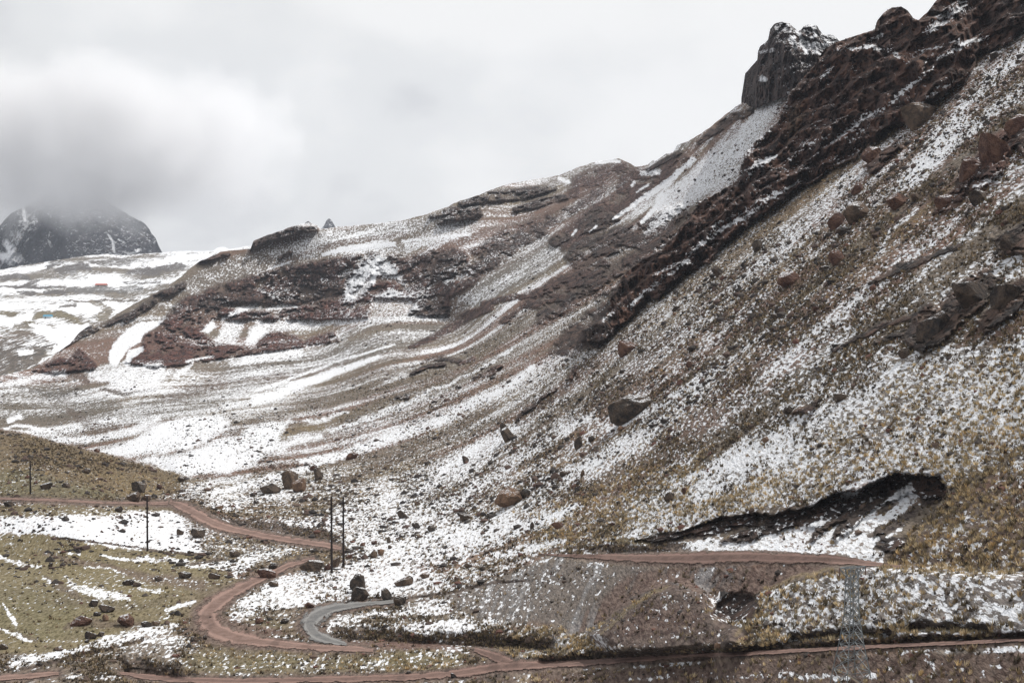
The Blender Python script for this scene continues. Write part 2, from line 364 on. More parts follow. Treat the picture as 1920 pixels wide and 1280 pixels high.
# cut banks: line along the foot of the bank, how far it rises up the picture, relief in metres
BANKS = [([(425,984),(500,994),(560,1004),(630,1020)], 22, 4.0), ([(620,1196),(700,1200),(800,1206),(880,1210),(960,1213),(1040,1220)], 26, 5.0),
         ([(1010,1243),(1100,1236),(1180,1229),(1300,1222)], 14, 3.5), ([(1300,1222),(1450,1216),(1600,1208),(1760,1200),(1990,1190)], 13, 2.6),
         ([(1480,1200),(1600,1188),(1680,1192)], 16, 3.0), ([(1700,1178),(1800,1180),(1860,1182)], 15, 2.8),
         ([(225,1258),(260,1262),(300,1268),(340,1272)], 34, 6.0), ([(20,1262),(100,1245),(190,1222),(270,1202)], 9, 1.2),
         ([(100,1010),(200,1020),(300,1036),(380,1042)], 5, 0.7), ([(680,1126),(760,1124),(850,1112),(930,1094),(990,1090)], 7, 1.2),
         ([(1130,1036),(1200,1034),(1290,1033)], 16, 2.0), ([(350,1062),(420,1050)], 6, .8)]

CX = [1090,1130,1160,1200,1270,1330,1390,1440,1500,1560,1620,1700,1780,1842,1925,2010,2200]
CY = [652,642,612,572,524,482,432,398,352,312,272,228,172,96,60,-20,-150]
LIP = [(1190,1018),(1240,1000),(1290,990),(1330,976),(1360,968),(1420,962),(1452,966),(1500,956),(1540,938),(1560,928),(1590,918),(1612,916),(1650,898),(1682,888),(1720,892),(1745,890),(1768,893),(1776,910),(1770,930),(1758,948),(1752,980),(1700,1020),(1660,1062),(1600,1044),(1500,1036),(1400,1034),(1300,1034)]
CLIFF = [(1462,212),(1545,92),(1600,60),(1640,50),(1700,0),(1760,-20),(1860,-80),(2000,-120),(2010,-20),(1925,60),(1842,96),(1780,172),(1700,228),(1620,272),(1560,312),(1500,352),(1440,398),(1390,432),(1330,482),(1270,524),(1200,572),(1160,612),(1130,642),(1090,652),(1132,592),(1180,508),(1250,460),(1290,408),(1312,376),(1352,358),(1386,330),(1398,288),(1430,255)]
CLIFFX = [(1400,230),(1490,60),(1560,20),(1700,-60),(1860,-120),(2030,-160),(2030,-20),(1925,60),(1842,96),(1780,172),(1700,228),(1620,272),(1560,312),(1500,352),(1440,398),(1390,432),(1330,482),(1270,524),(1200,572),(1160,612),(1130,642),(1098,650),(1080,640),(1090,570),(1140,490),(1210,440),(1260,390),(1290,340),(1330,330),(1360,280)]
# rock areas: (polygon or stroke, colour key, relief)
RB, RD, RR, RG = (0.098,0.050,0.038), (0.046,0.032,0.030), (0.085,0.036,0.028), (0.06,0.055,0.055)
ROCKS = [('p', CLIFF, RB, 1.0, 5),
  ('p', [(300,604),(340,562),(380,545),(450,520),(520,502),(600,488),(650,478),(700,473),(770,480),(840,462),(872,470),(890,500),(905,515),(880,540),(846,560),(845,582),(800,594),(770,560),(740,525),(700,520),(660,552),(600,560),(560,575),(480,568),(400,574),(330,600),(290,640),(268,650)], (0.085,0.045,0.040), 0.35, 6),
  ('p', [(232,680),(268,652),(270,630),(310,602),(390,572),(480,582),(560,575),(600,560),(650,548),(668,560),(700,524),(735,524),(765,548),(780,560),(700,560),(690,598),(640,600),(480,600),(400,600),(378,622),(400,640),(440,648),(480,648),(500,625),(540,618),(570,640),(590,628),(628,622),(636,640),(560,652),(480,662),(370,680),(300,690)], (0.105,0.034,0.028), 0.5, 4),
  ('p', [(1695,640),(1705,600),(1740,560),(1765,585),(1790,530),(1850,502),(1875,520),(1850,565),(1800,610),(1770,640),(1730,662)], (0.05,0.040,0.036), .7, 6), ('p', [(1835,600),(1865,560),(1880,530),(1925,515),(1925,565),(1890,600),(1850,625)], (0.045,0.036,0.033), .7, 5),
  ('p', [(1858,448),(1890,430),(1925,418),(1925,478),(1885,482)], (0.05,0.038,0.035), .6, 5), ('p', [(1788,345),(1815,305),(1860,250),(1925,215),(1925,268),(1895,285),(1880,325),(1845,352),(1805,365)], (0.10,0.045,0.036), .6, 6), ('p', [(1895,260),(1925,240),(1925,300)], RD, .5, 4),
  ('p', [(1620,310),(1650,280),(1680,262),(1690,275),(1650,310),(1630,325)], (0.08,.045,.036), .5, 5), ('p', [(1750,400),(1775,365),(1800,345),(1815,365),(1790,395)], (0.10,.05,.04), .4, 5), ('p', [(1850,40),(1890,10),(1925,0),(1925,50),(1880,70)], (0.08,.045,.036), .6, 6), ('p', [(1470,790),(1500,760),(1540,745),(1520,775)], RD, .4, 5),
  ('p', [(765,590),(790,545),(815,560),(845,582),(842,590),(800,592)], RD, 0.5, 3),
  ('p', [(62,696),(110,670),(128,672),(150,652),(170,668),(188,690),(150,696),(100,700)], (0.10,0.034,0.028), 0.5, 3),
  ('s', [(90,665,5),(130,640,8),(170,615,7)], RD, 0.3), ('s', [(235,600,6),(290,560,9),(345,535,8)], (0.05,0.036,0.034), 0.4),
  ('s', [(160,628,3),(220,598,5),(280,575,5)], RD, 0.3), ('s', [(470,462,5),(505,446,8),(555,432,9),(592,430,6)], (0.05,0.034,0.032), 0.6),
  ('s', [(372,488,4),(410,480,5),(430,476,3)], (0.07,0.04,0.036), 0.3), ('s', [(525,482,3),(545,475,5)], (0.07,0.04,0.036), 0.3),
  ('s', [(808,406,4),(850,394,9),(885,402,6)], RD, 0.6), ('s', [(865,382,5),(920,368,12),(980,362,12),(1040,352,6)], (0.044,0.036,0.036), 0.7),
  ('s', [(965,392,5),(1010,380,9),(1060,368,6)], (0.05,0.038,0.037), 0.5),
  ('p', [(1075,330),(1110,312),(1165,304),(1230,322),(1262,288),(1290,286),(1300,300),(1240,345),(1180,395),(1120,440),(1060,470),(1030,450),(1100,392),(1120,372),(1060,372)], (0.10,0.052,0.045), 0.3, 8),
  ('p', [(880,470),(940,432),(1010,405),(1080,378),(1130,350),(1110,385),(1040,420),(980,455),(905,490)], (0.085,0.052,0.048), 0.3, 8),
  ('s', [(1215,318,4),(1275,285,6)], RD, .4), ('s', [(1350,232,4),(1375,220,8),(1408,206,6)], RD, 0.5), ('s', [(1310,268,5),(1340,246,8),(1372,228,5)], (0.06,0.045,0.045), 0.3),
  ('p', [(1150,430),(1210,405),(1280,385),(1300,400),(1250,450),(1215,480),(1150,520),(1100,560),(1040,600),(1000,612),(1030,575),(1080,520),(1110,480)], (0.058,0.034,0.03), 0.6, 10),
  ('p', [(1075,455),(1120,435),(1170,425),(1200,440),(1150,470),(1110,500),(1080,505),(1060,480)], RD, 0.7, 5), ('p', [(1000,545),(1050,515),(1100,505),(1120,520),(1060,560),(1010,580),(985,575)], (0.07,0.036,0.032), 0.5, 8),
  ('p', [(1030,660),(1060,615),(1100,580),(1140,560),(1150,600),(1110,650),(1080,668)], (0.055,0.036,0.03), 0.6, 6), ('p', [(1085,440),(1105,410),(1140,395),(1165,410),(1135,430)], RD, 0.7, 4),
  ('p', [(905,470),(960,440),(1010,420),(1030,435),(980,465),(930,500),(895,515),(880,500)], (0.05,0.034,0.032), 0.5, 8), ('p', [(820,420),(850,396),(900,385),(905,402),(860,415)], RD, 0.6, 4),
  ('p', [(640,520),(700,495),(745,490),(720,510),(650,540)], RD, .3, 5), ('p', [(800,480),(840,470),(870,480),(880,510),(830,530),(790,520)], (0.045,.03,.028), .5, 6),
  ('p', [(480,560),(540,535),(620,525),(660,540),(620,558),(540,572)], (0.05,.034,.03), .4, 6), ('p', [(360,570),(420,548),(470,545),(450,570),(390,585)], (0.045,.03,.028), .4, 6),
  ('s', [(1040,452,10),(1062,444,8)], RD, 0.8), ('s', [(1080,460,8),(1120,450,10),(1160,440,6)], RD, 0.4),
  ('s', [(1085,425,4),(1110,400,8),(1130,392,5)], RD, .4),
  ('s', [(945,600,5),(1000,560,8),(1060,530,8),(1110,505,6)], (0.075,0.04,0.035), 0.3), ('s', [(1100,530,8),(1160,505,14),(1215,470,12)], (0.06,0.036,0.032), 0.4),
  ('s', [(1010,592,4),(1060,562,9),(1110,545,8)], (0.05,0.034,0.032), 0.4), ('s', [(1120,558,7),(1160,545,12),(1170,530,8)], (0.055,0.034,0.03), .4),
  ('s', [(770,650,4),(830,625,9),(880,590,12),(920,575,8)], (0.085,0.042,0.036), 0.25), ('s', [(905,570,6),(965,555,8),(1020,545,6)], (0.09,0.045,0.04), .25),
  ('s', [(770,700,3),(800,690,5),(830,682,4)], RD, 0.6), ('s', [(890,708,3),(920,695,6),(935,686,4)], RB, 0.5), ('s', [(745,742,3),(762,740,6)], RD, .5), ('s', [(790,680,3),(830,670,7),(868,675,3)], (0.06,.04,.038), .3),
  ('s', [(860,680,3),(885,672,5)], (0.12,.055,.04), .2),
  ('s', [(1090,655,5),(1115,640,8),(1140,625,8)], RD, 0.5), ('s', [(1068,708,4),(1078,695,7),(1085,688,4)], RB, 0.6), ('s', [(970,785,3),(985,770,4),(1040,728,3)], RD, .3),
  ('s', [(1640,640,4),(1690,625,7),(1760,590,10)], RD, 0.3), ('s', [(1560,655,4),(1660,610,5),(1740,580,5)], RD, .2), ('s', [(1630,535,3),(1690,500,9),(1750,480,5),(1800,460,6)], (0.05,.045,.042), 0.2),
  ('p', [(1290,1000),(1340,980),(1380,990),(1330,1004)], RD, 0.2, 3),
  ('p', [(1190,1016),(1240,1000),(1290,988),(1340,974),(1360,966),(1420,961),(1452,966),(1510,954),(1560,928),(1585,920),(1545,950),(1600,928),(1660,898),(1690,890),(1768,894),(1776,912),(1768,932),(1745,945),(1720,925),(1690,935),(1650,945),(1620,965),(1590,995),(1570,1018),(1560,1010),(1585,975),(1560,985),(1530,1015),(1520,1020),(1535,990),(1500,985),(1450,1000),(1400,1012),(1350,1018),(1385,995),(1420,985),(1370,985),(1300,1000),(1240,1015)], (0.034,0.022,0.020), 0.35, 2.5),
  ('p', [(1640,1025),(1650,1005),(1690,1008),(1700,1025),(1660,1032)], RD, .3, 2), ('p', [(1635,1010),(1642,995),(1660,1000)], RD, .3, 2),
  ('p', [(1336,1148),(1352,1128),(1372,1116),(1405,1114),(1425,1128),(1405,1155),(1375,1165),(1350,1160)], (0.035,0.02,0.017), 0.2, 4),
]
# snow: (kind, shape, cover, opacity[, soft])
SNOWS = [
 ('s', [(1290,478,4),(1340,438,6),(1400,402,6),(1450,372,5),(1500,338,3)], .58, .95), ('s', [(1180,575,3),(1225,535,6),(1290,490,5)], .55, .95), ('s', [(1555,268,3),(1610,225,6),(1660,200,5),(1720,150,6),(1750,130,3)], .55, .9),
 ('s', [(1400,340,3),(1425,308,7),(1455,292,5)], .55, .9), ('s', [(1700,230,4),(1740,180,6),(1790,150,4)], .5, .8), ('s', [(1620,88,6),(1670,96,5),(1700,120,3)], .5, .8), ('s', [(1760,110,6),(1810,80,8),(1850,70,5)], .6, .9), ('s', [(1130,600,3),(1160,575,4)], .5, .7), ('s', [(1530,160,3),(1560,130,4)], .5, .7), ('s', [(1480,300,3),(1530,262,4),(1560,250,3)], .4, .7),
 ('p', [(205,674),(213,645),(240,618),(262,604),(308,600),(292,612),(268,628),(266,640),(262,642),(240,655),(222,682),(215,688)], 1.12, 1, 2),
 ('p', [(232,680),(240,664),(256,652),(270,650),(268,660),(250,672),(240,684)], 1.0, 1, 2),
 ('p', [(375,622),(398,600),(405,612),(392,626)], 1.0, 1, 3), ('p', [(405,638),(420,604),(460,600),(452,625),(436,645)], 0.8, .9, 4), ('p', [(464,645),(466,620),(484,606),(508,618),(480,640)], 1.0, 1, 4),
 ('p', [(480,603),(560,602),(610,604),(600,618),(540,620),(500,622)], 0.75, .8, 4), ('s', [(415,600,3),(450,582,6),(480,572,4)], .9, .8), ('s', [(500,580,3),(530,572,5),(555,575,3)], .8, .7),
 ('s', [(610,605,5),(700,600,9),(830,594,6)], 0.72, .8), ('s', [(350,678,3),(400,668,3)], .9, .8),
 ('p', [(162,696),(210,688),(300,680),(318,698),(290,730),(230,728),(185,716)], 0.72, 1, 6),
 ('s', [(0,722,5),(60,710,6),(118,700,8)], 0.75, .9), ('s', [(0,735,4),(50,730,4)], .7, .7),
 ('s', [(435,682,7),(490,670,11),(560,660,9)], 0.85, .9), ('s', [(330,705,4),(352,690,6),(362,680,4)], .8, .8),
 ('s', [(480,752,9),(520,738,9),(580,715,8),(650,690,6),(710,668,4)], 1.05, 1), ('s', [(480,733,3),(560,705,3),(650,672,3),(740,645,2)], .9, .8),
 ('p', [(205,852),(262,818),(300,798),(360,784),(408,780),(428,792),(412,808),(400,822),(350,838),(290,852)], 1.12, 1, 5),
 ('p', [(262,864),(330,852),(390,834),(440,818),(490,796),(540,790),(520,820),(500,850),(470,868),(420,884),(350,890),(300,878)], 1.1, 1, 6),
 ('s', [(130,826,5),(200,820,8),(260,800,8),(300,788,5)], .85, .9), ('s', [(15,787,4),(40,782,6)], 1, 1), ('s', [(5,800,3),(60,798,5),(100,808,4)], .85, .8), ('s', [(190,790,3),(215,788,4)], .9, .9), ('s', [(100,820,4),(160,826,6)], .9, .9),
 ('s', [(420,860,6),(520,836,8),(600,815,5)], .95, .8), ('s', [(560,868,4),(600,858,7),(680,842,11),(750,812,13),(820,788,9),(880,760,8),(940,730,6),(1000,690,6)], 1.05, 1),
 ('s', [(620,806,3),(700,780,5),(780,745,3),(880,700,3),(960,655,3)], .85, .8), ('s', [(575,790,3),(610,782,5),(650,770,3)], .85, .7), ('s', [(700,730,4),(760,700,6)], .65, .6),
 ('s', [(400,925,6),(480,905,8),(560,882,7),(645,853,4)], 1.0, .9), ('s', [(340,925,5),(400,905,7),(470,888,5)], .8, .7),
 ('s', [(640,960,18),(740,940,28),(800,915,28),(860,880,26),(920,830,20),(960,800,12)], .78, .8), ('s', [(700,985,8),(780,930,7),(840,880,8),(900,835,8)], 1, .8),
 ('s', [(660,1010,14),(740,990,22),(830,955,18),(900,905,14),(960,870,12),(1040,820,12),(1110,780,10)], .85, .85),
 ('s', [(900,985,8),(1000,925,7),(1080,880,10),(1150,840,14),(1200,815,12)], .8, .8), ('s', [(1140,805,5),(1200,775,9),(1260,745,9),(1330,700,7),(1350,690,4)], 1.0, .9),
 ('s', [(970,990,10),(1020,975,14),(1060,962,12),(1090,950,6)], 1.1, 1), ('s', [(930,1040,6),(980,1030,9),(1060,1015,6)], 1.0, .9), ('s', [(800,1040,8),(880,1020,10),(960,1000,8)], .75, .7),
 ('s', [(1000,905,8),(1060,880,6),(1100,870,5)], .8, .8),
 ('s', [(1180,965,6),(1240,925,8),(1290,905,6)], .7, .6), ('s', [(1290,898,5),(1350,880,8),(1420,840,10),(1480,798,11),(1545,762,6)], 1.12, 1),
 ('s', [(1150,410,3),(1180,390,4),(1215,366,5),(1260,334,5),(1300,300,5)], 1.15, 1), ('s', [(1205,415,3),(1228,390,6),(1240,372,9)], 1.15, 1), ('s', [(1240,372,8),(1280,345,10),(1320,335,5)], .95, .9), ('s', [(1320,330,3),(1340,300,3),(1370,265,2)], .9, .8),
 ('p', [(1210,435),(1250,370),(1300,312),(1360,262),(1410,212),(1486,172),(1440,250),(1392,300),(1380,340),(1330,370),(1280,400)], .66, .8, 8),
 ('s', [(1215,375,2),(1225,362,3),(1262,342,2)], .9, .6),
 ('p', [(1683,352),(1700,318),(1735,276),(1768,240),(1810,222),(1830,232),(1800,262),(1770,290),(1748,318),(1715,348)], 1.15, 1, 9),
 ('s', [(1735,270,6),(1790,222,9),(1838,168,11),(1880,130,11),(1925,88,10)], .95, .9), ('s', [(1820,250,6),(1870,205,10),(1925,165,12)], .8, .8), ('s', [(1640,480,4),(1680,430,5),(1720,390,4)], .8, .8),
 ('s', [(1440,500,3),(1500,440,4)], .85, .8), ('s', [(1830,350,8),(1925,310,12)], .7, .6),
 ('s', [(1555,90,2),(1562,60,2)], .8, .5), ('s', [(1740,60,10),(1790,20,14),(1810,0,10)], .62, .8), ('s', [(1625,75,5),(1650,66,5)], .75, .8), ('s', [(1560,98,3),(1600,90,5),(1640,88,5)], .55, .7),
 ('s', [(1710,105,5),(1760,86,7),(1800,72,5)], .5, .6), ('s', [(1720,150,3),(1745,100,4)], .5, .6), ('s', [(1380,335,3),(1430,300,8),(1450,296,4)], .5, .6), ('s', [(1310,460,3),(1340,420,5),(1400,390,3),(1480,350,3)], .6, .7), ('s', [(1225,520,4),(1250,500,6),(1290,490,4)], .5, .6),
 ('s', [(1590,265,3),(1620,240,4),(1650,225,3)], .5, .6),
 ('p', [(0,972),(100,968),(200,966),(320,958),(342,975),(350,1000),(386,1036),(300,1034),(230,1026),(160,1012),(80,998),(0,990)], 1.0, 1, 4),
 ('s', [(190,1041,2),(250,1046,4),(310,1050,6),(360,1056,7),(430,1060,10),(470,1050,12)], .85, .95), ('p', [(385,945),(430,938),(455,952),(420,958)], 1, 1, 5),
 ('s', [(0,1046,4),(40,1056,5),(75,1066,3)], .75, .8), ('s', [(110,1032,2),(150,1036,3)], .8, .8), ('s', [(125,1080,2),(135,1100,7),(180,1112,9),(240,1120,6)], .85, .9), ('s', [(160,1060,2),(200,1066,3),(240,1075,2)], .8, .8), ('s', [(260,1102,3),(300,1110,5)], .85, .8),
 ('s', [(8,1130,2),(20,1160,5),(28,1172,3)], .9, .9), ('s', [(0,1180,3),(30,1188,6),(60,1200,3)], .85, .8), ('s', [(80,1085,2),(105,1096,3)], .8, .8),
 ('s', [(20,1245,8),(70,1232,9),(130,1222,7),(200,1200,11),(260,1186,12),(330,1168,6)], .88, .9), ('s', [(0,1256,3),(60,1250,6)], .7, .7), ('s', [(315,1142,3),(350,1130,5),(368,1124,3)], 1.05, 1), ('s', [(300,1160,6),(320,1150,8)], .6, .6),
 ('s', [(50,1276,4),(130,1266,6),(215,1270,4)], .65, .8), ('s', [(315,1225,8),(330,1240,10)], .6, .7), ('s', [(430,1210,5),(470,1215,5)], .4, .6), ('s', [(420,1268,4),(470,1262,4)], .7, .7), ('s', [(560,1248,10),(600,1240,12)], .55, .7), ('s', [(680,1258,10),(720,1240,14)], .6, .7),
 ('s', [(455,1050,12),(500,1040,14),(540,1030,9)], .75, .8), ('s', [(440,1075,4),(470,1060,5)], .9, .8),
 ('p', [(428,1158),(460,1118),(500,1098),(560,1072),(640,1055),(700,1040),(740,1050),(800,1070),(840,1090),(760,1112),(700,1132),(640,1128),(560,1132),(500,1140),(450,1160)], .84, .95, 6),
 ('p', [(640,1045),(660,1010),(720,995),(830,990),(950,960),(980,985),(930,1020),(860,1050),(760,1060),(700,1045)], .82, .95, 8),
 ('s', [(620,1168,9),(640,1158,8),(720,1150,7),(790,1142,6)], .72, .9), ('s', [(615,1184,6),(660,1184,8),(740,1180,7),(830,1172,8),(870,1166,8)], .85, .95),
 ('s', [(690,1130,3),(760,1136,4),(840,1126,5)], .7, .7), ('s', [(815,1225,6),(860,1212,10)], .6, .7),
 ('p', [(838,1112),(900,1092),(960,1084),(1060,1048),(1110,1052),(1130,1075),(1095,1110),(1040,1140),(1000,1162),(920,1168),(860,1140)], .52, .9, 8),
 ('s', [(1080,1145,4),(1130,1100,4),(1200,1072,3)], .6, .7), ('s', [(1235,1090,6),(1265,1076,10),(1285,1064,6)], .8, .9), ('s', [(1290,1088,6),(1320,1074,10),(1350,1066,6)], .62, .8), ('s', [(1440,1085,5),(1470,1075,5)], .5, .6),
 ('p', [(1260,1034),(1310,1008),(1370,1010),(1440,1000),(1520,985),(1560,970),(1600,960),(1650,935),(1690,915),(1712,908),(1722,930),(1700,960),(1690,990),(1660,1020),(1655,1058),(1600,1044),(1500,1036),(1400,1032)], .80, 1, 4),
 ('s', [(1540,1020,3),(1600,960,4),(1630,935,3)], 1.1, .9), ('s', [(1700,935,4),(1712,905,5)], .9, .9),
 ('s', [(1560,930,2),(1590,915,2)], .6, .6),
 ('p', [(1420,1180),(1450,1110),(1540,1070),(1700,1072),(1925,1080),(1925,1170),(1800,1170),(1700,1168),(1600,1178),(1500,1190)], .50, .95, 10),
 ('s', [(1620,1170,6),(1700,1160,8),(1660,1170,5)], .7, .7), ('s', [(1830,1150,10),(1900,1140,12)], .7, .7), ('s', [(1800,1188,3),(1860,1186,5),(1920,1180,4)], .55, .7),
 ('s', [(1115,1190,6),(1130,1200,10)], .9, .9), ('s', [(1035,1195,5),(1060,1205,8)], .7, .7), ('s', [(960,1225,4),(1000,1215,8),(1080,1225,5)], .5, .6),
 ('s', [(1460,1262,8),(1560,1268,8),(1640,1268,6)], .62, .8), ('s', [(1700,1266,5),(1710,1264,6)], .7, .8), ('s', [(1180,1272,5),(1240,1270,5)], .6, .7), ('s', [(1340,1272,5),(1440,1265,5)], .5, .7),
 ('s', [(605,478,3),(640,468,5),(690,462,6),(740,458,4)], 1.1, 1), ('s', [(625,452,2),(660,442,3),(700,432,3)], .95, .9), ('s', [(755,452,3),(820,446,4),(880,440,3)], .9, .9), ('s', [(760,460,4),(820,456,5)], .7, .8), ('s', [(500,505,2),(545,490,2)], .9, .8),
 ('s', [(1120,306,3),(1145,303,3),(1162,304,3)], 1.2, 1), ('s', [(1205,325,6),(1235,322,8)], .75, .8), ('s', [(1050,335,4),(1065,340,4)], 1, .9),
 ('p', [(636,562),(652,520),(690,486),(715,478),(742,500),(760,538),(742,525),(708,520),(690,548),(660,565)], .58, .9, 5), ('s', [(698,528,5),(706,505,5),(712,486,3)], 1.05, 1),
 ('p', [(690,590),(700,555),(730,542),(770,555),(785,575),(760,594)], .5, .9, 4), ('s', [(640,605,3),(665,570,4)], .5, .5),
 ('s', [(480,540,4),(520,560,5),(600,550,4)], .3, .5), ('s', [(435,590,4),(452,582,3)], .9, .8),
 ('s', [(1105,435,2),(1118,425,3)], 1, .9), ('s', [(1070,440,2),(1078,430,3)], 1, .9), ('s', [(1195,360,2),(1215,348,3)], .95, .9), ('s', [(1185,348,4),(1190,342,4)], .9, .9),
]
